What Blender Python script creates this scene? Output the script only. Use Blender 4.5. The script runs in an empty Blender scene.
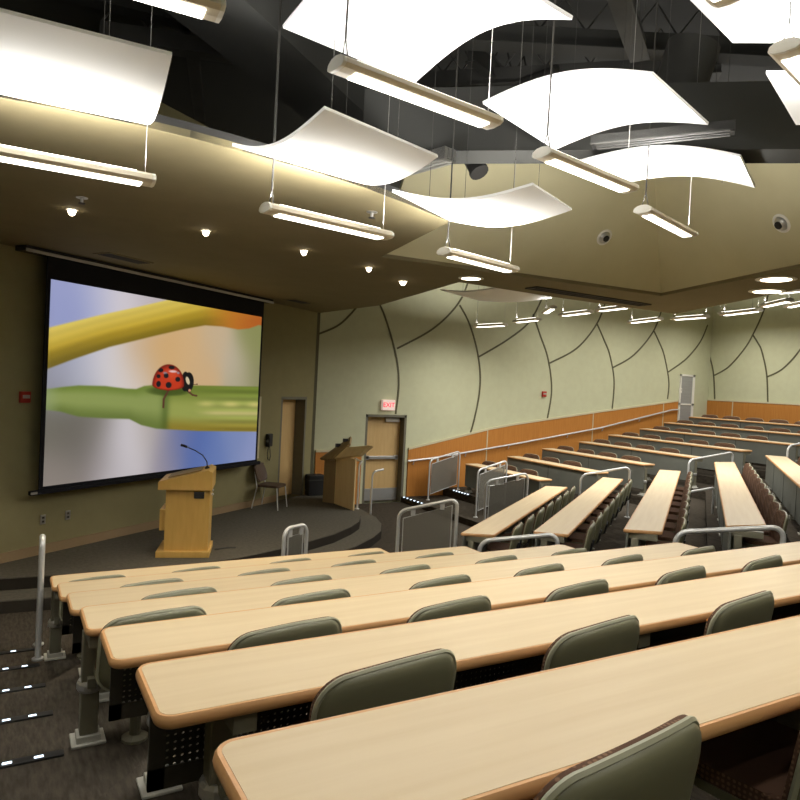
import bpy, bmesh, math, random
from math import sin, cos, pi, radians, atan2, hypot, exp, sqrt
from mathutils import Vector, Matrix
from mathutils.geometry import tessellate_polygon
random.seed(4)
S = bpy.context.scene
COL = S.collection

# ------------------------------------------------------------------ camera
F = 681.2
PITCH, ROLL, AZ = -.024, .051, 1.049
def _basis():
    cp, sp, cr, sr = cos(PITCH), sin(PITCH), cos(ROLL), sin(ROLL)
    fw = Vector((0, cp, sp)); up0 = Vector((0, -sp, cp)); rt0 = Vector((1, 0, 0))
    rt = rt0*cr + up0*sr; up = up0*cr - rt0*sr
    M = Matrix(((sin(AZ), cos(AZ), 0), (-cos(AZ), sin(AZ), 0), (0, 0, 1)))
    return M @ fw, M @ rt, M @ up
FW, RT, UP = _basis()
EYE = 3.0                      # camera height above datum: all heights below are relative to the eye, shifted by EYE
def ray(x, y): return FW + RT*((x-400)/F) - UP*((y-400)/F)
def onz(x, y, z):
    d = ray(x, y); return d*(z/d.z)
def onY(x, y, Y):
    d = ray(x, y); return d*(Y/d.y)
def onX(x, y, X):
    d = ray(x, y); return d*(X/d.x)
def onpl(x, y, p, n):
    d = ray(x, y); return d*(p.dot(n)/d.dot(n))
cam = bpy.data.cameras.new('camera'); camo = bpy.data.objects.new('camera', cam); COL.objects.link(camo)
cam.lens = 36*F/800; cam.sensor_width = 36; cam.clip_start = .02; cam.clip_end = 200
mw = Matrix((RT, UP, -FW)).transposed().to_4x4()
camo.matrix_world = mw
S.camera = camo

# ------------------------------------------------------------------ materials
def lin(c):
    out = []
    for v in c[:3]:
        v /= 255.
        out.append(v/12.92 if v <= .04045 else ((v+.055)/1.055)**2.4)
    return (*out, 1)
def mat(name, rgb, rough=.6, metal=0., noise=None, scale=(8, 8, 8), bump=0., spec=.5, emit=None, estr=0., detail=4.):
    m = bpy.data.materials.new(name); m.use_nodes = True
    nt = m.node_tree; b = nt.nodes['Principled BSDF']
    b.inputs['Base Color'].default_value = lin(rgb)
    b.inputs['Roughness'].default_value = rough
    b.inputs['Metallic'].default_value = metal
    b.inputs['Specular IOR Level'].default_value = spec
    if noise or bump:
        tc = nt.nodes.new('ShaderNodeTexCoord'); mp = nt.nodes.new('ShaderNodeMapping')
        mp.inputs['Scale'].default_value = scale
        nz = nt.nodes.new('ShaderNodeTexNoise'); nz.inputs['Scale'].default_value = 1.
        nz.inputs['Detail'].default_value = detail
        nt.links.new(tc.outputs['Object'], mp.inputs['Vector']); nt.links.new(mp.outputs[0], nz.inputs['Vector'])
        if noise:
            cr = nt.nodes.new('ShaderNodeValToRGB')
            cr.color_ramp.elements[0].position = .32; cr.color_ramp.elements[1].position = .68
            cr.color_ramp.elements[0].color = lin(rgb); cr.color_ramp.elements[1].color = lin(noise)
            nt.links.new(nz.outputs['Fac'], cr.inputs['Fac']); nt.links.new(cr.outputs[0], b.inputs['Base Color'])
        if bump:
            bp = nt.nodes.new('ShaderNodeBump'); bp.inputs['Strength'].default_value = bump
            bp.inputs['Distance'].default_value = .01
            nt.links.new(nz.outputs['Fac'], bp.inputs['Height']); nt.links.new(bp.outputs[0], b.inputs['Normal'])
    if emit:
        b.inputs['Emission Color'].default_value = lin(emit); b.inputs['Emission Strength'].default_value = estr
    return m

def perforated(name, rgb, pitch=.03, r=.28, axis=('X', 'Z'), trans=1.):
    """metal sheet drilled with a regular grid of round holes"""
    m = mat(name, rgb, .5, 0.2)
    nt = m.node_tree; b = nt.nodes['Principled BSDF']; out = nt.nodes['Material Output']
    tc = nt.nodes.new('ShaderNodeTexCoord'); sp = nt.nodes.new('ShaderNodeSeparateXYZ')
    nt.links.new(tc.outputs['Object'], sp.inputs[0])
    def cell(ax):
        a = nt.nodes.new('ShaderNodeMath'); a.operation = 'DIVIDE'; a.inputs[1].default_value = pitch
        nt.links.new(sp.outputs[ax], a.inputs[0])
        f = nt.nodes.new('ShaderNodeMath'); f.operation = 'FLOORED_MODULO'; f.inputs[1].default_value = 1.
        nt.links.new(a.outputs[0], f.inputs[0])
        s = nt.nodes.new('ShaderNodeMath'); s.operation = 'SUBTRACT'; s.inputs[1].default_value = .5
        nt.links.new(f.outputs[0], s.inputs[0])
        p = nt.nodes.new('ShaderNodeMath'); p.operation = 'MULTIPLY'
        nt.links.new(s.outputs[0], p.inputs[0]); nt.links.new(s.outputs[0], p.inputs[1])
        return p
    ad = nt.nodes.new('ShaderNodeMath'); ad.operation = 'ADD'
    nt.links.new(cell(axis[0]).outputs[0], ad.inputs[0]); nt.links.new(cell(axis[1]).outputs[0], ad.inputs[1])
    lt = nt.nodes.new('ShaderNodeMath'); lt.operation = 'LESS_THAN'; lt.inputs[1].default_value = r*r
    nt.links.new(ad.outputs[0], lt.inputs[0])
    sc = nt.nodes.new('ShaderNodeMath'); sc.operation = 'MULTIPLY'; sc.inputs[1].default_value = trans
    nt.links.new(lt.outputs[0], sc.inputs[0])
    tr = nt.nodes.new('ShaderNodeBsdfTransparent'); mx = nt.nodes.new('ShaderNodeMixShader')
    nt.links.new(sc.outputs[0], mx.inputs[0]); nt.links.new(b.outputs[0], mx.inputs[1]); nt.links.new(tr.outputs[0], mx.inputs[2])
    nt.links.new(mx.outputs[0], out.inputs['Surface'])
    return m

M = {}
M['wood'] = mat('maple_laminate', (219, 198, 160), .42, noise=(212, 189, 149), scale=(1.2, 26, 26), spec=.35)
M['edge'] = mat('maple_edging', (214, 164, 110), .4, noise=(203, 150, 96), scale=(3, 30, 30), spec=.4)
M['perf'] = perforated('perforated_dark_steel', (52, 50, 42), .024, .24)
M['greypanel'] = mat('grey_modesty_steel', (112, 113, 103), .55, noise=(104, 105, 96), scale=(3, 3, 3))
M['riser'] = mat('dark_riser_carpet', (50, 46, 40), .95, spec=.05)  # dark tone stands in for shade on the stage risers
M['panelborder'] = mat('dark_olive_steel', (60, 56, 46), .5, 0.1)
M['post'] = mat('taupe_powder_coat', (120, 116, 96), .5)
M['plate'] = mat('pale_foot_plate', (190, 188, 176), .5)
M['dark'] = mat('black_rubber', (26, 25, 23), .6)
M['shell'] = mat('olive_plastic_shell', (114, 112, 86), .38, spec=.4)
M['rim'] = mat('pale_shell_rim', (158, 156, 130), .4)  # light caught on the shell lip, given as a pale colour
# woven upholstery: small light dots on brown
def fabric():
    m = mat('brown_dotted_fabric', (92, 68, 52), .9, spec=.1)
    nt = m.node_tree; b = nt.nodes['Principled BSDF']
    tc = nt.nodes.new('ShaderNodeTexCoord'); vo = nt.nodes.new('ShaderNodeTexVoronoi')
    vo.inputs['Scale'].default_value = 70; vo.inputs['Randomness'].default_value = .15
    nt.links.new(tc.outputs['Object'], vo.inputs['Vector'])
    cr = nt.nodes.new('ShaderNodeValToRGB')
    cr.color_ramp.elements[0].color = lin((128, 100, 78)); cr.color_ramp.elements[0].position = .25
    cr.color_ramp.elements[1].color = lin((90, 67, 52)); cr.color_ramp.elements[1].position = .42
    nt.links.new(vo.outputs['Distance'], cr.inputs['Fac']); nt.links.new(cr.outputs[0], b.inputs['Base Color'])
    return m
M['fabric'] = fabric()
M['carpet'] = mat('charcoal_carpet', (56, 51, 43), .95, noise=(77, 70, 60), scale=(40, 9, 20), bump=.5, spec=.05, detail=8)
M['carpet2'] = mat('stage_carpet', (86, 82, 72), .95, noise=(100, 95, 84), scale=(20, 20, 20), bump=.4, spec=.05, detail=6)
M['wallgreen'] = mat('sage_wall_panel', (203, 204, 170), .8, noise=(199, 199, 165), scale=(6, 6, 6), spec=.2)
M['wallolive'] = mat('olive_wall_paint', (146, 138, 100), .85, noise=(142, 134, 97), scale=(5, 5, 5), spec=.15)
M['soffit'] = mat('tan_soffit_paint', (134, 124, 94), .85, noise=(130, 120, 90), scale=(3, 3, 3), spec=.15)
M['droptan'] = mat('tan_drop_wall_paint', (212, 205, 168), .85, noise=(208, 201, 163), scale=(3, 3, 3), spec=.15)  # same tan as the soffit, lightened to brighten the drop walls
M['black'] = mat('black_plenum_paint', (58, 58, 55), .8, spec=.2)
M['grey'] = mat('dark_grey_duct', (62, 61, 57), .7, noise=(54, 53, 50), scale=(4, 4, 4))
M['wain'] = mat('cherry_wainscot', (196, 132, 62), .5, noise=(186, 121, 54), scale=(30, 30, 2), spec=.3)
M['trim'] = mat('cream_trim', (206, 196, 160), .6)
M['reveal'] = mat('dark_reveal', (92, 88, 62), .7)
M['base'] = mat('tan_baseboard', (150, 126, 92), .6)
M['doorwood'] = mat('birch_door', (214, 180, 122), .5, noise=(206, 170, 112), scale=(20, 20, 2))
M['frame'] = mat('grey_door_frame', (110, 106, 88), .6)
M['steel'] = mat('brushed_aluminium_tube', (218, 218, 214), .35, .35)
M['silver'] = mat('satin_silver', (190, 188, 182), .35, .6)
M['mesh'] = perforated('guard_mesh', (128, 124, 112), .012, .34, ('X', 'Z'), .75)
M['white'] = mat('white_enamel', (236, 233, 222), .45)
M['cloud'] = mat('white_acoustic_panel', (246, 246, 243), .7, spec=.2)
M['housing'] = mat('cream_light_housing', (222, 212, 190), .45)
M['lens'] = mat('glowing_lens', (255, 252, 244), .5, emit=(255, 250, 238), estr=5.)
M['glow'] = mat('downlight_glow', (255, 240, 215), .5, emit=(255, 236, 205), estr=9.)
M['led'] = mat('step_led', (235, 245, 255), .5, emit=(222, 240, 255), estr=2.2)
M['cable'] = mat('grey_cable', (62, 60, 56), .5)
M['blackmat'] = mat('matte_black_screen_border', (20, 20, 26), .7, spec=.2)
M['podium'] = mat('golden_maple_veneer', (216, 176, 98), .45, noise=(207, 166, 90), scale=(16, 16, 2.5), spec=.3)
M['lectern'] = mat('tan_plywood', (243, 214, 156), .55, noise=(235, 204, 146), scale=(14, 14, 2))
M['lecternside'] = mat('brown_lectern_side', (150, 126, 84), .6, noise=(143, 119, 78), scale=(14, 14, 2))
M['red'] = mat('red_alarm', (176, 44, 30), .5)
M['redglow'] = mat('exit_red', (230, 40, 60), .5, emit=(255, 60, 90), estr=.9)
M['signface'] = mat('exit_face', (250, 225, 215), .5, emit=(255, 225, 215), estr=.3)
M['brownvinyl'] = mat('brown_vinyl', (86, 66, 50), .6)
M['blind'] = mat('grey_slatted_glass', (160, 160, 156), .4, noise=(146, 146, 142), scale=(2, 2, 70))
M['gloss'] = mat('dark_glossy_recess', (44, 42, 46), .25)

# ------------------------------------------------------------------ mesh helpers
class MB:
    def __init__(s): s.bm = bmesh.new()
    def box(s, x0, x1, y0, y1, z0, z1, mtx=None, bevel=0., seg=2):
        b2 = bmesh.new()
        vs = [b2.verts.new((x, y, z)) for x in (x0, x1) for y in (y0, y1) for z in (z0, z1)]
        for f in ((0, 1, 3, 2), (4, 6, 7, 5), (0, 4, 5, 1), (2, 3, 7, 6), (0, 2, 6, 4), (1, 5, 7, 3)):
            b2.faces.new([vs[i] for i in f])
        if bevel:
            bmesh.ops.bevel(b2, geom=b2.edges[:], offset=bevel, segments=seg, profile=.5, affect='EDGES')
        if mtx: bmesh.ops.transform(b2, matrix=mtx, verts=b2.verts[:])
        s._merge(b2); return s
    def _merge(s, b2):
        bmesh.ops.recalc_face_normals(b2, faces=b2.faces[:])
        me = bpy.data.meshes.new('tmp'); b2.to_mesh(me); b2.free()
        s.bm.from_mesh(me); bpy.data.meshes.remove(me)
    def prism(s, pts, z0, z1, mtx=None, bevel=0.):
        """polygon (x,y) extruded along z"""
        b2 = bmesh.new()
        n = len(pts)
        lo = [b2.verts.new((p[0], p[1], z0)) for p in pts]; hi = [b2.verts.new((p[0], p[1], z1)) for p in pts]
        if n > 12 and not bevel:
            for tri in tessellate_polygon([[Vector((p[0], p[1], 0)) for p in pts]]):
                b2.faces.new([lo[i] for i in tri]); b2.faces.new([hi[i] for i in tri])
        else:
            b2.faces.new(lo[::-1]); b2.faces.new(hi)
        for i in range(n):
            j = (i+1) % n
            b2.faces.new((lo[i], lo[j], hi[j], hi[i]))
        if bevel: bmesh.ops.bevel(b2, geom=b2.edges[:], offset=bevel, segments=2, profile=.5, affect='EDGES')
        bmesh.ops.triangulate(b2, faces=[f for f in b2.faces if len(f.verts) > 4])
        if mtx: bmesh.ops.transform(b2, matrix=mtx, verts=b2.verts[:])
        s._merge(b2); return s
    def tube(s, pts, r, n=8, closed=False, caps=True):
        pts = [Vector(p) for p in pts]; b2 = bmesh.new(); rings = []
        N = len(pts); ref = None
        for i, p in enumerate(pts):
            if closed: t = pts[(i+1) % N]-pts[i-1]
            else: t = pts[min(i+1, N-1)]-pts[max(i-1, 0)]
            t.normalize()
            if ref is None:
                ref = Vector((0, 0, 1)) if abs(t.z) < .9 else Vector((1, 0, 0))
            a = (ref-t*ref.dot(t)).normalized(); ref = a; b = t.cross(a)
            rings.append([b2.verts.new(p+(a*cos(2*pi*k/n)+b*sin(2*pi*k/n))*r) for k in range(n)])
        for i in range(N if closed else N-1):
            A, B = rings[i], rings[(i+1) % N]
            for k in range(n): b2.faces.new((A[k], A[(k+1) % n], B[(k+1) % n], B[k]))
        if not closed and caps: b2.faces.new(rings[0][::-1]); b2.faces.new(rings[-1])
        s._merge(b2); return s
    def lathe(s, prof, n=20, mtx=None):
        b2 = bmesh.new(); rings = [[b2.verts.new((r*cos(2*pi*k/n), r*sin(2*pi*k/n), z)) for k in range(n)] for r, z in prof]
        for A, B in zip(rings, rings[1:]):
            for k in range(n): b2.faces.new((A[k], A[(k+1) % n], B[(k+1) % n], B[k]))
        b2.faces.new(rings[0][::-1]); b2.faces.new(rings[-1])
        if mtx: bmesh.ops.transform(b2, matrix=mtx, verts=b2.verts[:])
        s._merge(b2); return s
    def shell(s, fn, nu, nv, th):
        """thick sheet: fn(u,v)->point, thickened along its normal by th"""
        b2 = bmesh.new(); P = [[Vector(fn(i/nu, j/nv)) for i in range(nu+1)] for j in range(nv+1)]
        def nrm(j, i):
            a = P[j][min(i+1, nu)]-P[j][max(i-1, 0)]; b = P[min(j+1, nv)][i]-P[max(j-1, 0)][i]
            c = a.cross(b); return c.normalized() if c.length > 1e-9 else Vector((0, 0, 1))
        f = [[b2.verts.new(P[j][i]) for i in range(nu+1)] for j in range(nv+1)]
        k = [[b2.verts.new(P[j][i]-nrm(j, i)*th) for i in range(nu+1)] for j in range(nv+1)]
        for j in range(nv):
            for i in range(nu):
                b2.faces.new((f[j][i], f[j][i+1], f[j+1][i+1], f[j+1][i]))
                b2.faces.new((k[j][i], k[j+1][i], k[j+1][i+1], k[j][i+1]))
        ring = [(0, i) for i in range(nu)]+[(j, nu) for j in range(nv)]+[(nv, i) for i in range(nu, 0, -1)]+[(j, 0) for j in range(nv, 0, -1)]
        for a, b in zip(ring, ring[1:]+ring[:1]):
            b2.faces.new((f[a[0]][a[1]], k[a[0]][a[1]], k[b[0]][b[1]], f[b[0]][b[1]]))
        s._merge(b2); return s
    def build(s, name, m, parent=None, loc=None, smooth=False, label=None):
        me = bpy.data.meshes.new(name); s.bm.to_mesh(me); s.bm.free()
        if smooth:
            for p in me.polygons: p.use_smooth = True
        me.materials.append(m)
        o = bpy.data.objects.new(name, me); COL.objects.link(o)
        if parent: o.parent = parent
        if loc is not None: o.location = loc
        if label: o['label'] = label
        if smooth:
            try: me.set_sharp_from_angle(angle=radians(40))
            except Exception: pass
        return o
def tag(o, label, cat, group=None, kind=None):
    o['label'] = label; o['category'] = cat
    if group: o['group'] = group
    if kind: o['kind'] = kind
    return o
def thing(name, label, cat, loc=(0, 0, 0), rz=0., group=None):
    o = bpy.data.objects.new(name, None); COL.objects.link(o); o.empty_display_size = .1
    o.location = loc; o.rotation_euler = (0, 0, rz)
    return tag(o, label, cat, group)
def struct(o): o['kind'] = 'structure'; return o
def dup(root, loc, rz, label):
    r = root.copy(); COL.objects.link(r); r.location = loc; r.rotation_euler = (0, 0, rz); r['label'] = label
    for ch in list(root.children):
        c = ch.copy(); COL.objects.link(c); c.parent = r
        for g in list(ch.children):
            d = g.copy(); COL.objects.link(d); d.parent = c
    return r
ORD = ['first', 'second', 'third', 'fourth', 'fifth', 'sixth', 'seventh', 'eighth', 'ninth', 'tenth', 'eleventh', 'twelfth']

# ------------------------------------------------------------------ plan of the room (eye = origin; X along the near rows, Y to the far side wall)
def hd(k): return .748+.189*k            # desk top below the eye, tier k (0 = nearest row)
def fl(k): return -(hd(k)+.70)           # tier floor
ZM, ZS = -2.90, -2.60                    # main floor, stage
YW, XB = 14.4, 19.96                     # side wall, back wall
XL, YN = -3.2, -3.0
ZC = 4.3
HS = 1.51                                # soffit underside
BA = .632                                # angle of the middle block and the front wall
tb = Vector((cos(BA), sin(BA), 0)); nb = Vector((-sin(BA), cos(BA), 0))
SA = .607
ts = Vector((cos(SA), sin(SA), 0)); ns = Vector((-sin(SA), cos(SA), 0))
S0 = Vector((-.02, 10.18, 0))
def A_far(k): return 1.365+.904*k
B_FAR = {6: 2.75, 5: 1.77, 4: .73, 3: -.30, 2: -1.29, 1: -2.3, 0: -3.3, -1: -4.3, 7: 3.85}
def C_x(k): return 9.77+1.2*(6-k)

# ---- floor: main slab, then nested tiers
fm = MB(); fm.box(XL, XB, YN, YW, ZM-.3, ZM)
struct(fm.build('floor', M['carpet']))
for k in range(7, -2, -1):
    ya = A_far(k)+.12 if k < 7 else 8.0
    nbk = B_FAR[k]+.12; xc = C_x(k)-.12
    ys = 3.88+.889*(k-3)
    def onB(x=None, y=None):
        if y is not None:
            # nb.(x,y)=nbk
            x = (nb.y*y-nbk)/(-nb.x); return (x, y)
        return (x, (nbk-nb.x*x)/nb.y)
    p1 = onB(y=ya); p2 = onB(x=xc)
    poly = [(XL, ys), (.30, ys), (.62, ya), p1, p2, (xc, YW), (XB, YW), (XB, YN), (XL, YN)]
    t = MB(); z0 = fl(k+1)-.02 if k < 7 else ZM-.02
    t.prism(poly, z0, fl(k))
    o = struct(t.build('floor', M['carpet'])); o.name = 'floor_tier'
# stage, two risers, curved edge
def stage_poly(off):
    c = [(XL, 9.2), (-1.2, 9.32), (0, 9.45), (.6, 9.40), (1.8, 9.32), (2.9, 9.47), (3.7, 9.8), (4.3, 10.13), (4.85, 10.45), (5.4, 10.92), (5.75, 11.3), (6.0, 11.75), (6.18, 12.3), (6.25, 13.0), (6.25, 14.4)]
    out = []
    for i, p in enumerate(c):
        a = c[max(i-1, 0)]; b = c[min(i+1, len(c)-1)]
        d = Vector((b[0]-a[0], b[1]-a[1])).normalized()
        out.append((p[0]+d.y*off, p[1]-d.x*off))
    w = S0-ts*4.2
    return [(XL, out[0][1])]+out[1:-1]+[(out[-1][0], YW), (6.06, YW), (-.02, 10.18), (XL, S0.y-(.02-XL-.0)*math.tan(SA)-.0)]
st = MB(); st.prism(stage_poly(.42), ZM-.02, -2.75); st.prism(stage_poly(0), -2.76, ZS)
o = struct(st.build('floor', M['carpet2'])); o.name = 'floor_stage'
for off, z0, z1 in ((.42, ZM, -2.762), (0, -2.75, ZS-.012)):  # thin dark strips that put shade on the stage risers
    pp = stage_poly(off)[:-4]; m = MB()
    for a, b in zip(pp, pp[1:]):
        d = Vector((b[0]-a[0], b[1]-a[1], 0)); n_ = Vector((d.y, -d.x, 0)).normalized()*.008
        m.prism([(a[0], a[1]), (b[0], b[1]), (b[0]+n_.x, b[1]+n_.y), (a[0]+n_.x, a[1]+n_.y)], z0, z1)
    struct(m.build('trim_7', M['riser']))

# ---- walls
def wall_mtx(p, d, up=Vector((0, 0, 1))):
    """local x along d, local z up, local y = into the wall"""
    d = d.normalized(); n = up.cross(d)
    return Matrix(((d.x, n.x, 0, p.x), (d.y, n.y, 0, p.y), (0, 0, 1, 0), (0, 0, 0, 1)))
WM = wall_mtx(Vector((0, YW, 0)), Vector((1, 0, 0)))          # side wall: local (x, depth, z)
SM = wall_mtx(S0, ts)                                          # front wall
BM_ = wall_mtx(Vector((XB, YW, 0)), Vector((0, -1, 0)))        # back wall: local x = YW - Y
DX0, DX1, DTOP = 7.37, 8.50, -.765
EX0, EX1 = 18.50, 19.20
w = MB()
w.box(6.0, DX0, 0, .35, ZM-.2, ZC, WM); w.box(DX0, DX1, 0, .35, DTOP, ZC, WM); w.box(DX1, XB+.3, 0, .35, ZM-.2, ZC, WM)
w.box(DX0-.1, DX1+.1, .30, .36, ZM-.2, DTOP+.1, WM)
struct(w.build('wall_side', M['wallgreen']))
w = MB(); w.box(0, YW-YN, 0, .3, ZM-.2, ZC, BM_)
struct(w.build('wall_back', M['wallgreen']))
sx0, sx1 = 6.08, 7.06                     # small door opening along the front wall
s_end = 7.32
w = MB()
w.box(-3.9, sx0, 0, .4, ZM-.2, ZC, SM); w.box(sx0, sx1, 0, .4, -.40, ZC, SM); w.box(sx1, s_end, 0, .4, ZM-.2, ZC, SM)
w.box(sx0-.1, sx1+.1, .36, .42, ZM-.2, -.3, SM)
struct(w.build('wall_front', M['wallolive']))
w = MB(); w.box(XL-.3, XL, YN, 9.0, ZM-.2, ZC); struct(w.build('wall_left', M['wallolive']))
w = MB(); w.box(XL, XB, YN-.3, YN, ZM-.2, ZC); struct(w.build('wall_near', M['wallgreen']))
w = MB(); w.box(XL, XB, YN, YW, ZC, ZC+.2); struct(w.build('ceiling', M['black']))

# corner seam and reveals on the two panelled walls
def smooth_px(px, n=24):
    """Catmull-Rom through the points"""
    out = []
    P = [px[0]]+list(px)+[px[-1]]
    for i in range(1, len(P)-2):
        for s_ in range(n):
            t = s_/n
            out.append(tuple(.5*((2*P[i][a])+(P[i+1][a]-P[i-1][a])*t+(2*P[i-1][a]-5*P[i][a]+4*P[i+1][a]-P[i+2][a])*t*t+(3*P[i][a]-P[i-1][a]-3*P[i+1][a]+P[i+2][a])*t**3) for a in (0, 1)))
    out.append(px[-1]); return out
def reveal(px, back=False, wd=.045):
    pts = [onX(x, y, XB) if back else onY(x, y, YW) for x, y in px]
    pts = [((YW-p.y) if back else p.x, p.z) for p in pts]
    pts = smooth_px(pts, 8)
    m = MB(); Mx = BM_ if back else WM
    L = []; R = []
    for i, p in enumerate(pts):
        a = pts[max(i-1, 0)]; b = pts[min(i+1, len(pts)-1)]
        d = Vector((b[0]-a[0], b[1]-a[1])).normalized()
        L.append((p[0]-d.y*wd/2, p[1]+d.x*wd/2)); R.append((p[0]+d.y*wd/2, p[1]-d.x*wd/2))
    b2 = bmesh.new()
    for q in range(len(pts)-1):
        v = [b2.verts.new(Mx @ Vector((c[0], y, c[1]))) for y in (-.012, .01) for c in (L[q], R[q], R[q+1], L[q+1])]
        for f in ((0, 1, 2, 3), (7, 6, 5, 4), (0, 4, 5, 1), (1, 5, 6, 2), (2, 6, 7, 3), (3, 7, 4, 0)): b2.faces.new([v[i] for i in f])
    m._merge(b2)
    o = struct(m.build('trim_1', M['reveal'])); return o
tops = lambda x, y, dx, dy: [(x, y), (x+dx, y+dy)]
REV = [[(372, 290), (383, 312), (392, 340), (397.5, 365), (398.5, 388), (395.5, 414)],
       [(397, 348.5), (428, 332), (447.5, 316), (461, 299), (468, 282)],
       [(317, 334.6), (337, 326), (350, 314.6), (362, 300)],
       [(459.5, 305), (468.5, 322), (476, 346), (480, 372), (479, 395), (474, 420), (470, 434)],
       [(478.4, 357), (507, 340), (529, 322), (543, 296), (548, 280)],
       [(533, 314), (540, 335), (548, 359), (551.5, 390), (547, 420)],
       [(549.7, 363), (577, 348), (596.6, 324), (606, 300)],
       [(597, 324), (604, 340), (609.7, 355), (614, 381), (612, 410)],
       [(612, 368), (633.7, 355), (653.4, 331), (663, 305)],
       [(653.4, 330), (659, 342), (664, 355), (668.7, 381), (667.4, 399)],
       [(668, 372), (686, 359), (700, 342), (707.5, 325)]]
REVB = [[(698.5+10.5, 320), (705, 338), (709.5, 355), (713.6, 374), (714.9, 403)],
        [(713.6, 375.8), (728.5, 367), (744, 349.5), (753, 334.6), (763, 312.8), (769, 292)],
        [(753, 335), (758, 343), (761.8, 351), (766.7, 374), (768, 404)],
        [(767, 377), (782.8, 368.8), (800, 350), (812, 328), (822, 300)],
        [(811, 331), (820, 355), (826, 380), (828, 406)]]
for r_ in REV: reveal(r_)
for r_ in REVB: reveal(r_, True)
m = MB(); m.box(6.0, 6.075, -.02, .02, ZM, HS, WM); struct(m.build('trim_2', M['reveal']))

# wainscots
def wain_z(x):
    P = [(8.0, -1.75), (8.55, -1.62), (11.4, -1.02), (15.05, -.54), (18.5, -.11), (20.2, .05)]
    for a, b in zip(P, P[1:]):
        if x <= b[0]: return a[1]+(b[1]-a[1])*(x-a[0])/(b[0]-a[0])
    return P[-1][1]
def wain(xa, xb, zfun, Mx, zbot):
    m = MB(); c = MB()
    xs = [xa+(xb-xa)*i/12 for i in range(13)]
    poly = [(xa, zbot)]+[(xb, zbot)]+[(x, zfun(x)) for x in xs[::-1]]
    rot = Mx @ Matrix(((1, 0, 0, 0), (0, 0, 1, 0), (0, 1, 0, 0), (0, 0, 0, 1)))
    m.prism(poly, -.035, 0, rot)
    cap = [(x, zfun(x)+.05) for x in xs]+[(x, zfun(x)) for x in xs[::-1]]
    c.prism(cap, -.05, 0, rot)
    return m, c
m, c = wain(DX1+.08, EX0-.05, wain_z, WM, ZM); struct(m.build('wall_wainscot', M['wain'])); struct(c.build('trim_3', M['trim']))
m, c = wain(6.12, DX0-.08, lambda x: -1.66, WM, ZM); struct(m.build('wall_wainscot', M['wain'])); struct(c.build('trim_3', M['trim']))
m, c = wain(0., YW-YN, lambda x: -.035, BM_, -1.5); struct(m.build('wall_wainscot', M['wain'])); struct(c.build('trim_3', M['trim']))
for x in (10.95, 14.75, 17.75):
    m = MB(); m.box(x, x+.03, -.042, 0, wain_z(x)-1.3, wain_z(x), WM); struct(m.build('trim_4', M['trim']))
for x in (.9, 4.2, 6.6, 9.0):
    m = MB(); m.box(x, x+.03, -.042, 0, -1.3, -.035, BM_); struct(m.build('trim_4', M['trim']))
# baseboard along the stage
m = MB(); m.box(-3.6, sx0-.06, -.025, 0, ZS, ZS+.13, SM); m.box(sx1+.06, s_end, -.025, 0, ZS, ZS+.13, SM); struct(m.build('baseboard_front', M['base']))

# doors
def door(name, x0, x1, zb, zt, Mx, depth, leafm, label=None, fw_=.06):
    f = MB()
    f.box(x0, x0+fw_, 0, depth+.04, zb, zt, Mx); f.box(x1-fw_, x1, 0, depth+.04, zb, zt, Mx); f.box(x0, x1, 0, depth+.04, zt-fw_, zt, Mx)
    fo = struct(f.build(name, M['frame']))
    l = MB(); l.box(x0+fw_, x1-fw_, depth, depth+.045, zb+.01, zt-fw_, Mx)
    l.build('door_leaf', leafm, fo)
    return fo
d1 = door('door_1', DX0, DX1, ZM, DTOP, WM, .22, M['doorwood'])
k = MB(); k.box(DX0+.07, DX1-.07, .205, .222, ZM+.02, ZM+.32, WM); k.build('kick_plate', M['silver'], d1)
k = MB(); k.box(DX0+.12, DX1-.12, .13, .17, -1.86, -1.78, WM, .01); k.box(DX0+.12, DX0+.2, .13, .222, -1.87, -1.77, WM); k.box(DX1-.2, DX1-.12, .13, .222, -1.87, -1.77, WM); k.build('panic_bar', M['silver'], d1)
k = MB(); k.box(8.0, 8.38, .14, .222, -.95, -.85, WM, .01); k.build('door_closer', M['silver'], d1)
d2 = door('door_2', sx0, sx1, ZS, -.40, SM, .26, M['doorwood'])
k = MB(); k.lathe([(.03, 0), (.03, .05), (.015, .06)], 12, SM @ Matrix.Translation((sx0+.14, .27, -1.6)) @ Matrix.Rotation(pi/2, 4, 'X')); k.build('door_knob', M['silver'], d2)
f = MB(); f.box(EX0, EX0+.05, -.04, .02, -1.3, .76, WM); f.box(EX1-.1, EX1, -.04, .02, -1.3, .76, WM); f.box(EX0, EX1, -.04, .02, .70, .76, WM); f.box(EX0, EX1, -.04, .02, -.22, -.17, WM)
d3 = struct(f.build('door_3', M['white']))
f = MB(); f.box(EX0+.05, EX1-.1, -.02, .01, -1.3, .70, WM); f.build('door_leaf', M['blind'], d3)

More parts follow.
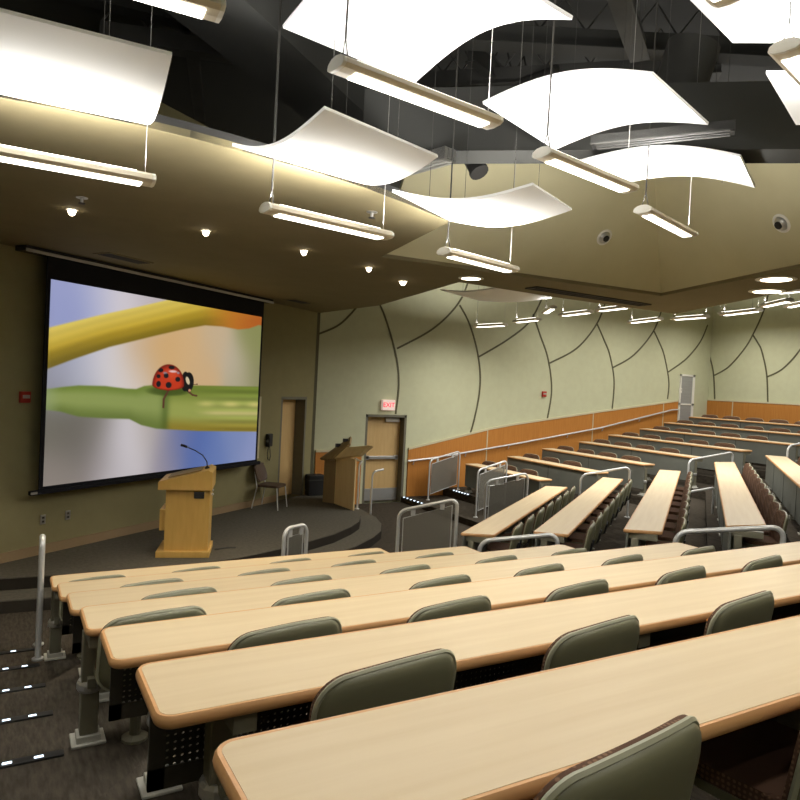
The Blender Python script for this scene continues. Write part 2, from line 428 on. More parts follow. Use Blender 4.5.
# ------------------------------------------------------------------ ceiling: soffit ring, drop walls, plenum
edge = [(-.10, 4.58), (.25, 4.54), (.6, 4.53), (.96, 4.55), (1.32, 4.60), (1.75, 4.67), (2.1, 4.75), (2.41, 4.84), (2.89, 5.03), (3.47, 5.29)]
P2, P3, P4 = (3.83, 7.30), (8.42, 6.97), (7.58, 4.42)
outer = [(8.97, 5.22), (10.39, 8.27), (7.66, 8.31), (5.6, 8.2)]
dirr = Vector((P4[0]-P3[0], P4[1]-P3[1])).normalized()
P5 = (P4[0]+dirr.x*8, P4[1]+dirr.y*8); P5 = (4.95, YN)
soff = [(XL, 4.95), (-1.7, 4.72)]+edge+[P2, P3, P4, P5, (6.2, YN)]+outer+[(6.25, 11.9), (6.07, YW), (6.06, YW), (-.02, 10.18), (XL, 8.0)]
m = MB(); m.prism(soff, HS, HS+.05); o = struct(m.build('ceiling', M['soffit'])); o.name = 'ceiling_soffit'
# dark fascia along the curved edge
def fence(pts, z0, z1, th, name, mt):
    m = MB()
    for a, b in zip(pts, pts[1:]):
        d = Vector((b[0]-a[0], b[1]-a[1], 0)); L = d.length
        mx = wall_mtx(Vector((a[0], a[1], 0)), d)
        m.box(0, L, 0, th, z0, z1, mx)
    return struct(m.build(name, mt))
fence([(XL, 4.95), (-1.7, 4.72)]+edge, HS+.004, HS+.10, .05, 'trim_5', M['dark'])
# drop faces lean in over the hall from the inner edge of the band
LEAN = .70
def lean_pair():
    a, b, c = Vector((*P2, 0)), Vector((*P3, 0)), Vector((*P5, 0))
    f1 = (b-a).normalized(); f2 = (c-b).normalized()
    n1 = Vector((f1.y, -f1.x, 0)); n2 = Vector((f2.y, -f2.x, 0))
    H = 1.45; o_ = LEAN*H
    # inner corner of the two offset lines
    m_ = (n1+n2)/(1+n1.dot(n2))
    for (p, q, op, oq, n) in ((a, b, n1*o_, m_*o_, n1), (b, c, m_*o_, n2*o_, n2)):
        up_ = Vector((0, 0, 1))
        P = [p+up_*(HS+.045), q+up_*(HS+.045), q+oq+up_*(HS+H), p+op+up_*(HS+H)]
        Q = [v-n*.06 for v in P]
        b2 = bmesh.new(); A = [b2.verts.new(v) for v in P]; B = [b2.verts.new(v) for v in Q]
        b2.faces.new(A); b2.faces.new(B[::-1])
        for i in range(4): b2.faces.new((A[i], B[i], B[(i+1) % 4], A[(i+1) % 4]))
        k = MB(); k._merge(b2); struct(k.build('wall_drop', M['droptan']))
    N1 = (n1+Vector((0, 0, -LEAN))).normalized(); N2 = (n2+Vector((0, 0, -LEAN))).normalized()
    return N1, N2
N1, N2 = lean_pair()
fence([(3.47, 5.29), P2], HS+.04, HS+.16, .05, 'trim_5', M['black'])
# outer drop behind the stage soffit keeps the plenum dark
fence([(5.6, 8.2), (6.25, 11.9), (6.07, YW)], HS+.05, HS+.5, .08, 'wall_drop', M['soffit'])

# ------------------------------------------------------------------ writing curve text
def text_mesh(txt, size, name, mt, parent, mtx, depth=.004):
    cu = bpy.data.curves.new('txt', 'FONT'); cu.body = txt; cu.size = size; cu.extrude = depth; cu.align_x = 'CENTER'; cu.align_y = 'CENTER'
    to = bpy.data.objects.new('txt', cu); COL.objects.link(to)
    bpy.context.view_layer.update()
    me = bpy.data.meshes.new_from_object(to.evaluated_get(bpy.context.evaluated_depsgraph_get()))
    bpy.data.objects.remove(to); bpy.data.curves.remove(cu)
    me.transform(mtx); me.materials.clear(); me.materials.append(mt); me.name = name
    o = bpy.data.objects.new(name, me); COL.objects.link(o); o.parent = parent
    return o

# ------------------------------------------------------------------ wall fittings
# exit sign over the side door
es = thing('exit_sign', 'lit white exit sign with red letters above the far side door', 'sign', (7.93, YW, -.53))
k = MB(); k.box(-.17, .17, -.09, 0, -.125, .125, None, .008); k.build('sign_case', M['signface'], es)
text_mesh('EXIT', .155, 'lettering', M['redglow'], es, Matrix.Translation((.0, -.093, 0)) @ Matrix.Rotation(pi/2, 4, 'X'))
def alarm(p, mx, label):
    t = thing('fire_alarm', label, 'fire alarm', p)
    k = MB(); k.box(-.07, .07, -.055, 0, -.075, .075, mx, .008); k.build('alarm_box', M['red'], t)
    k = MB(); k.box(-.05, .05, -.062, -.053, -.015, .03, mx); k.build('strobe_lens', M['silver'], t)
rs = SM.to_3x3().to_4x4()
def onS(x, y, off=0): return onpl(x, y, S0-ns*off, ns)
alarm(onS(23.5, 397), rs, 'red fire alarm box on the dark wall left of the projection screen')
alarm(onY(543.5, 394, YW), None, 'small red fire alarm box on the pale curved-line wall')
def outlet(p, mx, label):
    t = thing('wall_outlet', label, 'outlet', p)
    k = MB(); k.box(-.04, .04, -.012, 0, -.065, .065, mx, .003); k.build('cover_plate', M['silver'], t)
    k = MB(); k.box(-.018, .018, -.016, -.01, .012, .042, mx); k.box(-.018, .018, -.016, -.01, -.042, -.012, mx); k.build('socket', M['grey'], t)
outlet(onS(42.5, 519.5), rs, 'left of two small outlet plates low on the dark wall under the screen')
outlet(onS(67.5, 515), rs, 'right of two small outlet plates low on the dark wall under the screen')
t = thing('thermostat', 'tiny white control box on pale wall beside the grey slatted door', 'thermostat', onY(680, 390.5, YW))
k = MB(); k.box(-.06, .06, -.03, 0, -.08, .08, None, .005); k.build('cover', M['white'], t); k = MB(); k.box(-.03, .03, -.035, -.028, .0, .04); k.build('display', M['grey'], t)
# telephone
t = thing('wall_telephone', 'black wall telephone with hanging cord right of the screen', 'telephone', onS(268, 440))
k = MB(); k.box(-.09, .09, -.06, 0, -.13, .13, rs, .015); k.build('phone_body', M['dark'], t)
k = MB(); k.box(-.10, -.03, -.11, -.06, -.12, .12, rs, .02); k.build('handset', M['dark'], t)
k = MB(); k.tube([rs @ Vector(p) for p in [(-.05, -.06, -.12), (-.07, -.05, -.25), (-.04, -.04, -.38), (.02, -.04, -.42), (.05, -.04, -.34), (.04, -.03, -.2), (.03, -.02, -.12)]], .009, 6); k.build('cord', M['dark'], t)
# whiteboard behind the screen
t = thing('whiteboard', 'cream board mostly hidden behind right side of the projection screen', 'board', S0+ts*4.0)
k = MB(); k.box(-2.6, 1.30, -.04, 0, -1.62, -.42, rs); k.build('board_panel', M['trim'], t)
k = MB(); k.box(1.27, 1.33, -.05, 0, -1.64, -.40, rs); k.box(-2.63, -2.6, -.05, 0, -1.64, -.40, rs); k.build('board_frame', M['trim'], t)

# ------------------------------------------------------------------ projection screen with its picture
u0, u1, v0, v1 = .345, 4.88, 1.14, -1.605      # image rectangle on the screen plane (along wall, height)
OFF = .30
sc = thing('projection_screen', 'large pull-down screen showing a ladybug on a green stem', 'screen', S0-ns*OFF)
k = MB(); k.box(u0-.06, u1+.06, .0, .012, v1-.05, HS-.07, rs); k.build('screen_fabric', M['blackmat'], sc)
k = MB(); k.box(u0-.19, u1+.14, -.03, .03, v1-.10, v1-.04, rs, .01); k.build('bottom_bar', M['blackmat'], sc)
k = MB(); k.box(u0-.19, u0-.10, -.034, -.02, v1-.085, v1-.055, rs); k.build('bar_end_cap', M['silver'], sc)
k = MB(); k.box(u0-.42, u1+.26, -.07, .14, HS-.075, HS-.004, rs, .01); k.build('screen_case', M['gloss'], sc)
k = MB(); k.box(u0-.42, u1+.26, -.085, -.07, HS-.085, HS-.045, rs, .004); k.build('case_lip', M['silver'], sc)
def px_uv(x, y):
    p = onpl(x, y, S0-ns*OFF, ns)-S0
    return ((p.dot(ts)-u0)/(u1-u0), (v0-p.z)/(v0-v1))
def curve_fn(px):
    P = sorted(px_uv(*p) for p in px)
    def f(u):
        if u <= P[0][0]: return P[0][1]
        for a, b in zip(P, P[1:]):
            if u <= b[0]:
                t = (u-a[0])/(b[0]-a[0]); t = t*t*(3-2*t) if False else t
                return a[1]+(b[1]-a[1])*t
        return P[-1][1]
    return f
ytop = curve_fn([(48.6, 327.6), (97.5, 315.5), (135, 307.5), (169, 299.5), (200, 292), (258, 286)])
ybot = curve_fn([(47, 369), (74.5, 358.7), (109, 347), (155, 335.7), (184, 329), (205, 325.3), (222, 326.5), (238, 329.5), (249, 328.5), (258.5, 325)])
gtop = curve_fn([(46.5, 389), (62, 387), (78, 385.4), (105, 386), (126, 388.6), (136, 389), (144, 386), (153, 385), (200, 385.5), (256.5, 386.6)])
gbot = curve_fn([(46.5, 410), (60, 411.5), (78, 416.6), (105, 418.4), (129, 419), (141, 425), (156, 428.6), (198, 431), (256.5, 431.6)])
BG = [(60, 292, (175, 180, 222)), (72, 305, (150, 160, 214)), (95, 300, (205, 205, 228)), (125, 300, (230, 222, 228)), (150, 298, (205, 195, 200)), (52, 318, (165, 172, 215)),
      (55, 378, (160, 160, 175)), (80, 372, (190, 192, 210)), (105, 365, (228, 222, 226)), (125, 375, (232, 224, 222)), (140, 360, (220, 188, 150)), (165, 350, (226, 184, 128)), (190, 350, (226, 188, 138)),
      (205, 375, (222, 186, 140)), (215, 345, (215, 190, 155)), (235, 360, (206, 192, 170)), (250, 345, (150, 152, 96)), (254, 375, (150, 148, 105)), (240, 380, (190, 180, 150)),
      (52, 425, (120, 116, 104)), (80, 440, (104, 100, 92)), (60, 470, (150, 140, 132)), (100, 455, (160, 150, 150)), (90, 430, (128, 122, 112)), (115, 440, (226, 220, 226)), (135, 450, (228, 222, 228)), (122, 475, (205, 198, 202)),
      (150, 440, (190, 178, 168)), (165, 455, (165, 155, 165)), (175, 445, (110, 122, 175)), (195, 450, (92, 116, 182)), (215, 455, (110, 132, 190)), (235, 445, (132, 148, 196)), (252, 455, (150, 160, 205))]
BG = [(*px_uv(x, y), Vector(c)) for x, y, c in BG]
def mixc(a, b, t): return a+(b-a)*max(0., min(1., t))
def sst(a, b, x):
    t = max(0., min(1., (x-a)/(b-a))); return t*t*(3-2*t)
ASP = (u1-u0)/(v0-v1)
bugc = px_uv(168.6, 380); bugw = .076; bugh = .118
bl = px_uv(152.8, 387.5); br = px_uv(184, 387); bt = px_uv(169, 364)
spots = [((235, 230), 30, 24), ((360, 200), 36, 22), ((210, 300), 22, 24), ((297, 293), 28, 30), ((430, 335), 30, 30), ((210, 388), 26, 36), ((325, 400), 34, 36), ((470, 215), 22, 22)]
def cr3(x, y): return px_uv(140+x*.0875, 350+y*.0875)
def inell(u, v, c, a, b):
    return ((u-c[0])/a)**2+((v-c[1])/b)**2
PXU = (cr3(800, 400)[0]-cr3(0, 400)[0])/800; PXV = (cr3(400, 800)[1]-cr3(400, 0)[1])/800
def seg_d(u, v, a, b):
    ax, ay = a; bx, by = b; ux, uy = (u-ax)/PXU, (v-ay)/PXV; dx, dy = (bx-ax)/PXU, (by-ay)/PXV
    t = max(0, min(1, (ux*dx+uy*dy)/(dx*dx+dy*dy))); return hypot(ux-dx*t, uy-dy*t)
def picture(u, v):
    # blurred backdrop
    W = 0; c = Vector((0, 0, 0))
    for (pu, pv, pc) in BG:
        d2 = ((u-pu)*ASP)**2+(v-pv)**2
        w_ = exp(-d2/.018)+1e-5/(d2+.01); W += w_; c += pc*w_
    c = c/W
    # yellow stem
    a, b = ytop(u), ybot(u)
    e = .006
    k_ = sst(a-e, a+e, v)*(1-sst(b-e, b+e, v))
    if k_ > 0:
        t = (v-a)/max(b-a, .01)
        yc = mixc(Vector((236, 212, 108)), Vector((206, 172, 52)), t*1.5)
        yc = mixc(yc, Vector((132, 112, 34)), (t-.5)*2.0)
        yc = yc*(1+.022*sin(t*26+u*3))
        yc = mixc(yc, Vector((206, 128, 46)), sst(.6, .85, u)*.95)
        yc = mixc(yc, Vector((186, 92, 40)), sst(.75, 1., u)*sst(.3, .9, t)*.7)
        yc = mixc(yc, Vector((120, 105, 44)), (1-sst(0, .3, u))*sst(.35, 1, t)*.6)
        c = mixc(c, yc, k_)
    a, b = gtop(u), gbot(u)
    k_ = sst(a-e, a+e, v)*(1-sst(b-e, b+e, v))
    if k_ > 0:
        t = (v-a)/max(b-a, .01)
        node = sst(.44, .5, u)
        gl = mixc(Vector((120, 140, 62)), Vector((150, 164, 92)), sst(0, .35, t)); gl = mixc(gl, Vector((112, 128, 62)), sst(.5, 1., t))
        gr = mixc(Vector((118, 134, 54)), Vector((162, 170, 88)), sst(.05, .5, t)); gr = mixc(gr, Vector((150, 132, 48)), sst(.62, .98, t))
        gr = gr*(1+.09*sin(t*38)*sst(.55, .9, u))
        gr = mixc(gr, Vector((226, 212, 128)), .8*sst(.58, .72, u)*exp(-((t-.40)/.06)**2)*(.6+.4*sin(u*40)))
        gr = mixc(gr, Vector((222, 206, 136)), .75*sst(.6, .75, u)*exp(-((t-.60)/.05)**2))
        gc = mixc(gl, gr, node)
        gc = mixc(gc, Vector((70, 92, 36)), .55*exp(-((u-.47)/.02)**2))
        gc = mixc(gc, Vector((158, 172, 124)), .6*(1-sst(0, .06, u)))
        # shade of the beetle falls on the stem inside the picture
        dsh = inell(u, v, cr3(330, 470), 260*PXU, 60*PXV)
        gc = mixc(gc, Vector((64, 80, 30)), .75*(1-sst(.3, 1.2, dsh)))
        c = mixc(c, gc, k_)
    # legs
    for a, b, w_ in (((330, 450), (270, 560), 14), ((270, 560), (265, 655), 14), ((545, 470), (600, 515), 13), ((600, 515), (645, 522), 13), ((610, 395), (655, 390), 6)):
        d = seg_d(u, v, cr3(*a), cr3(*b))
        if d < w_: c = mixc(c, Vector((96, 58, 44)), 1-sst(w_*.6, w_, d))
    # head
    d = inell(u, v, cr3(515, 360), 50*PXU, 120*PXV)
    if d < 1: c = mixc(c, Vector((30, 26, 26)), 1-sst(.85, 1, d))
    d = inell(u, v, cr3(553, 365), 66*PXU, 118*PXV)
    if d < 1: 
        c = mixc(c, Vector((28, 26, 26)), 1-sst(.85, 1, d))
        d = inell(u, v, cr3(548+(v-cr3(0, 350)[1])/PXV*.25, 350), 24*PXU, 52*PXV)
        c = mixc(c, Vector((226, 206, 170)), (1-sst(.6, 1, d)) if u < cr3(585, 0)[0] else 0)
        d = inell(u, v, cr3(565, 462), 18*PXU, 18*PXV); c = mixc(c, Vector((220, 150, 120)), 1-sst(.5, 1, d))
    # wing case: a dome with a flat underside
    bc = cr3(325, 400)
    top = inell(u, v, bc, 182*PXU, 240*PXV); bot = inell(u, v, bc, 182*PXU, 62*PXV)
    d = top if v < bc[1] else bot
    if d < 1:
        x = (u-bc[0])/(182*PXU); y = (v-bc[1])/(240*PXV)
        rc = mixc(Vector((206, 62, 34)), Vector((120, 30, 22)), sst(.45, 1., d))
        rc = mixc(rc, Vector((232, 92, 54)), .6*exp(-((x-.2)/.35)**2-((y+.5)/.25)**2))
        for (p, a, b) in spots:
            ds = inell(u, v, cr3(*p), a*PXU, b*PXV)
            if ds < 1.2: rc = mixc(rc, Vector((32, 30, 34)), 1-sst(.7, 1.15, ds))
        rc = mixc(rc, Vector((245, 225, 230)), .85*(1-sst(.1, 1, inell(u, v, cr3(375, 245), 62*PXU, 18*PXV))))
        rc = mixc(rc, Vector((150, 180, 205)), .7*(1-sst(.1, 1, inell(u, v, cr3(435, 262), 22*PXU, 18*PXV))))
        rc = mixc(rc, Vector((150, 180, 205)), .6*(1-sst(.1, 1, inell(u, v, cr3(285, 262), 30*PXU, 18*PXV))))
        c = mixc(c, rc, 1-sst(.9, 1, d))
    return c
NU, NV = 420, 260
me = bpy.data.meshes.new('projected_picture')
vs = []; cols = []
for j in range(NV+1):
    for i in range(NU+1):
        u, v = i/NU, j/NV
        vs.append(rs @ Vector((u0+(u1-u0)*u, -.004, v0+(v1-v0)*v)))
        cols.extend(lin(picture(u, v)))
fs = [(j*(NU+1)+i, (j+1)*(NU+1)+i, (j+1)*(NU+1)+i+1, j*(NU+1)+i+1) for j in range(NV) for i in range(NU)]
me.from_pydata(vs, [], fs)
at = me.color_attributes.new('Col', 'FLOAT_COLOR', 'POINT'); at.data.foreach_set('color', cols)
pm = bpy.data.materials.new('projected_image'); pm.use_nodes = True
nt = pm.node_tree; b = nt.nodes['Principled BSDF']
an = nt.nodes.new('ShaderNodeAttribute'); an.attribute_name = 'Col'
b.inputs['Base Color'].default_value = (.02, .02, .02, 1); b.inputs['Roughness'].default_value = .9; b.inputs['Specular IOR Level'].default_value = .0
nt.links.new(an.outputs['Color'], b.inputs['Emission Color'])
SCREEN_E = b.inputs['Emission Strength']; SCREEN_E.default_value = .78
me.materials.append(pm)
po = bpy.data.objects.new('projected_picture', me); COL.objects.link(po); po.parent = sc

# ------------------------------------------------------------------ desks
def rrect(x0, x1, y0, y1, r, n=6):
    P = []
    for cx, cy, a0 in ((x1-r, y1-r, 0), (x0+r, y1-r, 90), (x0+r, y0+r, 180), (x1-r, y0+r, 270)):
        for i in range(n+1):
            a = radians(a0+90*i/n); P.append((cx+r*cos(a), cy+r*sin(a)))
    return P
def make_desk(L, label, group, loc, rz, dep=.40, front='perf', legs=None, skew=(0, 0, 0, 0), zf=.70, rnd=.055):
    """local x along the row, y=0 front(far) edge, y=-dep sitter edge, z=0 at the tier floor"""
    t = thing('lecture_desk', label, 'desk', loc, rz, group)
    th = .037
    out = rrect(0, L, -dep, 0, rnd)
    inn = rrect(.018, L-.018, -dep+.018, -.018, max(rnd-.018, .01))
    def sk(p):
        x, y = p; f = -y/dep; g = x/L
        return (x+(skew[0]*(1-f)+skew[1]*f)*(1-g)+(skew[2]*(1-f)+skew[3]*f)*g, y)
    out = [sk(p) for p in out]; inn = [sk(p) for p in inn]
    k = MB(); k.prism(inn, zf-th, zf); k.build('tabletop', M['wood'], t)
    # rounded edging swept round the slab
    prof = [(0, -.001), (.55, .0), (.85, -.007), (1, -th*.5), (.85, -th+.007), (.5, -th), (0, -th)]
    b2 = bmesh.new(); rings = []
    for po_, pi_ in zip(out, inn):
        rings.append([b2.verts.new((pi_[0]+(po_[0]-pi_[0])*f, pi_[1]+(po_[1]-pi_[1])*f, zf+dz)) for f, dz in prof])
    N = len(rings)
    for i in range(N):
        A, B = rings[i], rings[(i+1) % N]
        for q in range(len(prof)-1): b2.faces.new((A[q], A[q+1], B[q+1], B[q]))
    k = MB(); k._merge(b2); k.build('edge_band', M['edge'], t, smooth=True)
    nleg = max(2, int(L/1.65)+1)
    if front == 'perf':
        k = MB(); k.box(.10, L-.10, -.052, -.044, zf-.33, zf-th-.035); k.build('modesty_panel', M['perf'], t)
        k = MB(); k.box(.05, .10, -.056, -.040, zf-.40, zf-th-.002); k.box(L-.10, L-.05, -.056, -.040, zf-.40, zf-th-.002)
        k.box(.05, L-.05, -.056, -.040, zf-.40, zf-.33); k.box(.05, L-.05, -.056, -.040, zf-th-.035, zf-th-.002)
        k.build('panel_border', M['panelborder'], t)
    else:
        k = MB(); k.box(.0, L, -.055, -.035, zf-.55, zf-th-.002); k.build('modesty_panel', M['greypanel'], t)
        n = max(1, round(L/1.55)); sm_ = MB()
        for i in range(1, n): sm_.box(i*L/n-.006, i*L/n+.006, -.034, -.030, zf-.55, zf-th-.003)
        if n > 1: sm_.build('panel_seam', M['grey'], t)
    for x in (legs or [.27+(L-.54)*i/(nleg-1) for i in range(nleg)]):
        k = MB()
        k.box(x-.045, x+.045, -.165, -.085, .05, zf-th-.06, None, .006)
        k.prism([(x-.035, -.36), (x+.035, -.36), (x+.035, -.05), (x-.035, -.05)], zf-th-.07, zf-th-.001)
        k.prism([(x-.02, -.21), (x+.02, -.21), (x+.02, -.08), (x-.02, -.08)], zf-.38, zf-.33)
        lg = k.build('leg', M['post'], t)
        k = MB(); k.box(x-.085, x+.085, -.20, -.04, .001, .016, None, .004); k.box(x-.06, x+.06, -.18, -.07, .014, .05, None, .004); k.build('foot_plate', M['plate'], lg)
        k = MB(); k.lathe([(.058, .28), (.066, .295), (.066, .325), (.058, .34)], 12, Matrix.Translation((x, -.125, 0))); k.build('pivot_collar', M['silver'], lg)
    return t

# ------------------------------------------------------------------ chairs (one built, the rest copied)
def make_chair():
    """seat pan on a swing arm; local origin on the floor under the seat, sitter looks to +y"""
    t = thing('swivel_chair', '', 'chair', (0, 0, 0), 0, 'lecture chairs')
    def back(off, ins=0., z0=.40, H=.39, W=.54, r=.10):
        w2 = W/2-ins; h2 = H/2-ins; rr = r-ins*.5; zc = z0+H/2
        def fn(u, v):
            a = -cos(pi*u)*.35+(2*u-1)*.65; b = -cos(pi*v)
            z = b*h2; dz = abs(z)-(h2-rr)
            wz = w2 if dz <= 0 else w2-rr+sqrt(max(rr*rr-dz*dz, 0))
            X = a*wz; Z = zc+z-(.010*a*a if b > 0 else 0)
            Y = -.235-(Z-z0)*.16+.42*X*X-off
            return (X, Y, Z), max(0., 1-abs(a)**7)*max(0., 1-abs(b)**7)
        return fn
    def pillow(fn, t0, t1, sgn, nu=18, nv=20):
        """closed body: flat face plus a bulged face whose thickness falls off towards the outline"""
        b2 = bmesh.new(); F_ = []; B_ = []
        for j in range(nv+1):
            f = []; k_ = []
            for i in range(nu+1):
                p, w_ = fn(i/nu, j/nv)
                f.append(b2.verts.new(p)); k_.append(b2.verts.new((p[0], p[1]+sgn*(t0+t1*sqrt(w_)), p[2])))
            F_.append(f); B_.append(k_)
        for j in range(nv):
            for i in range(nu):
                b2.faces.new((F_[j][i], F_[j][i+1], F_[j+1][i+1], F_[j+1][i])); b2.faces.new((B_[j][i], B_[j+1][i], B_[j+1][i+1], B_[j][i+1]))
        ring = [(0, i) for i in range(nu)]+[(j, nu) for j in range(nv)]+[(nv, i) for i in range(nu, 0, -1)]+[(j, 0) for j in range(nv, 0, -1)]
        for a, b in zip(ring, ring[1:]+ring[:1]):
            b2.faces.new((F_[a[0]][a[1]], B_[a[0]][a[1]], B_[b[0]][b[1]], F_[b[0]][b[1]]))
        k = MB(); k._merge(b2); return k
    pillow(back(.0), .006, .036, -1).build('back_shell', M['shell'], t, smooth=True)
    fn = back(.008, .001)
    ringp = [fn(0, j/24)[0] for j in range(25)]+[fn(i/8, 1)[0] for i in range(1, 8)]+[fn(1, 1-j/24)[0] for j in range(25)]+[fn(1-i/8, 0)[0] for i in range(1, 8)]
    k = MB(); k.tube(ringp, .009, 6, closed=True); k.build('shell_rim', M['rim'], t, smooth=True)
    pillow(back(-.001, -.003), .010, .014, 1).build('back_cushion', M['fabric'], t, smooth=True)
    k = MB()
    k.prism([(p[0], p[1]) for p in rrect(-.22, .22, -.24, .11, .09)], .395, .42, None, 0.006); k.build('seat_shell', M['shell'], t)
    k = MB(); k.prism([(p[0], p[1]) for p in rrect(-.215, .215, -.23, .105, .09)], .42, .465, None, 0.015); k.build('seat_cushion', M['fabric'], t)
    k = MB()
    for sx in (-.09, .09): k.tube([(sx, -.10, .40), (sx, -.23, .40), (sx, -.285, .43), (sx, -.315, .56)], .014, 6)
    k.build('back_bracket', M['dark'], t)
    k = MB(); k.lathe([(.03, .13), (.03, .36), (.07, .38), (.07, .396)], 12)
    k.tube([(0, 0, .17), (.02, .06, .17), (.04, .12, .19)], .026, 8); k.build('swing_arm', M['post'], t)
    k = MB(); k.lathe([(.07, .0), (.07, .015), (.03, .03), (.03, .135)], 12); k.build('post_foot', M['post'], t)
    return t
chair0 = make_chair(); used = [False]
def chair(x, y, z, rz, label, group):
    if not used[0]:
        used[0] = True; r = chair0; r.location = (x, y, z); r.rotation_euler = (0, 0, rz); r['label'] = label
    else: r = dup(chair0, (x, y, z), rz, label)
    r['group'] = group

# near block: seven rows stepping down towards the stage
ROWN = ['nearest', 'second', 'third', 'fourth', 'fifth', 'sixth', 'seventh']
A_X0 = .372; A_END = [6.9, 6.42, 5.88, 5.345, 4.8, 4.28, 3.73]
A_CH = {0: [1.25, 2.10, 2.95], 1: [1.28, 2.16, 3.05, 3.95, 4.85], 2: [1.29, 2.13, 2.97, 3.83, 4.65, 5.5], 3: [.92, 1.78, 2.67, 3.50, 4.33, 5.22],
        4: [1.23, 2.08, 2.94, 3.83, 4.66], 5: [1.22, 2.11, 2.94, 3.80], 6: [.93, 1.77, 2.69, 3.53]}
for k in range(7):
    lab = 'long maple desk with rounded corners, '+('nearest to us in the foreground block' if k == 0 else '%s back from the foreground toward the podium' % ROWN[k] if k < 6 else 'farthest and lowest of the foreground block')
    make_desk(A_END[k]-A_X0, lab, 'foreground desks', (A_X0, A_far(k), fl(k)), 0, legs=[.26 if A_CH[k][0] > 1 else .06]+[A_CH[k][q]+.17-A_X0 for q in range(1, len(A_CH[k]), 2)])
    for i, xr in enumerate(A_CH[k]):
        chair(xr-.26+(.035 if k == 0 else 0), A_far(k)-.40+.195, fl(k), radians(8), 'olive-backed chair, %s from left at %s desk of the foreground block' % (ORD[i], ROWN[k]), 'chairs of the foreground block')

# middle block: five rows running away from us
B_T = {6: (8.33, 8.5, 13.57, 13.73), 5: (8.13, 8.23, 14.38, 14.38), 4: (8.0, 8.14, 15.06, 15.2), 3: (7.91, 8.31, 15.84, 16.3), 2: (7.95, 8.1, 16.47, 16.5)}
BN = {6: 'leftmost', 5: 'second', 4: 'third', 3: 'fourth', 2: 'fifth'}
for k in (6, 5, 4, 3, 2):
    a0, a1, b0, b1 = B_T[k]; n = B_FAR[k]
    p = tb*a0+nb*n
    make_desk(b0-a0, 'long maple desk running away from us, %s from the left in the middle block' % BN[k], 'middle block desks', (p.x, p.y, fl(k)), BA, .41, 'grey', [.12]+[.45+(a1-a0)+.35+.70*q for q in range(1, int((b1-a1-.3)/.70)-1, 2)]+[b0-a0-.10], (0, a1-a0, 0, b1-b0), rnd=.03)
    L = b1-a1-.3; cnt = int(L/.70)
    for i in range(cnt):
        q = tb*(a1+.45+.70*i)+nb*(n-.41+.09)
        if k == 2 and i < 5: continue
        chair(q.x, q.y, fl(k), BA+radians(4), 'brown-padded chair, %s from near end at %s middle-block desk' % (ORD[i], BN[k]), 'chairs of the middle block')

# far block: eight rows facing left
C_R = {6: (10.95, 13.65), 5: (10.5, 13.54), 4: (10.28, 13.6), 3: (9.92, 13.5), 2: (9.55, 13.6), 1: (9.05, 13.55), 0: (7.2, 13.7), -1: (6.9, 13.75)}
CN = {6: 'lowest', 5: 'second', 4: 'third', 3: 'fourth', 2: 'fifth', 1: 'sixth', 0: 'seventh', -1: 'highest'}
CA = -pi/2+.026
for k in (6, 5, 4, 3, 2, 1, 0, -1):
    ya, yb = C_R[k]; x = C_x(k)
    L = yb-ya
    # local x runs towards -Y (from the wall to the aisle), front faces -X ... so turn by +90 and start at the aisle end
    make_desk(L, 'maple desk with grey front panel, %s row of the far block by the wooden wall' % CN[k] if k not in (5, 4, 3, 2, 1, 0) else 'maple desk with grey front panel, %s row up in the far block' % CN[k],
              'far block desks', (x+.026*(12-ya)*0, ya, fl(k)), pi/2, .40, 'grey', [.06]+[L-.42-.36-.72*q for q in range(0, int((L-.2)/.72)-1, 2)][::-1]+[L-.06], rnd=.03)
    cnt = int((L-.2)/.72)
    for i in range(cnt):
        y = yb-.42-.72*i
        chair(x+.40-.18, y, fl(k), pi/2+radians(6), 'brown chair, %s from the wall in the %s row of the far block' % (ORD[i], CN[k]), 'chairs of the far block')

# ------------------------------------------------------------------ stair nosings with step lights (left aisle)
SN = ['nearest', 'second nearest', 'middle', 'second farthest', 'farthest']
for i, k in enumerate(range(3, 8)):
    ys = 3.88+.889*(k-3); z = fl(k)
    xe = .31
    t = thing('stair_nosing', 'dark stair edge strip with tiny white lights, %s of five in left aisle' % SN[i], 'stair edge', (0, ys, z), 0, 'lit stair edges')
    m = MB(); m.box(-1.1, xe, -.045, .012, -.012, .012, None, .003); m.build('strip', M['dark'], t)
    for x in [(.195 if k < 7 else .12)-.142*q for q in range(8)]:
        m = MB(); m.box(x-.022, x+.022, -.03, -.012, .008, .016, None, .003); m.build('step_light', M['led'], t)
# small steps by the far door
for i, (x, z, y0, y1) in enumerate(((C_x(7)-.12, fl(7), 13.35, 14.33), (C_x(6)-.12, fl(6), 13.2, 13.95))):
    t = thing('stair_nosing', 'dark step edge dotted with lights, %s' % ('just right of the far side door' if i == 0 else 'one step up from the far side door'), 'stair edge', (x, 0, z), 0, 'lit stair edges')
    m = MB(); m.box(-.012, .05, y0, y1, -.012, .012, None, .003); m.build('strip', M['dark'], t)
    n = 6
    for q in range(n):
        y = y0+.08+(y1-y0-.16)*q/(n-1)
        m = MB(); m.box(-.014, .02, y-.025, y+.025, -.006, .015, None, .003); m.build('step_light', M['led'], t)

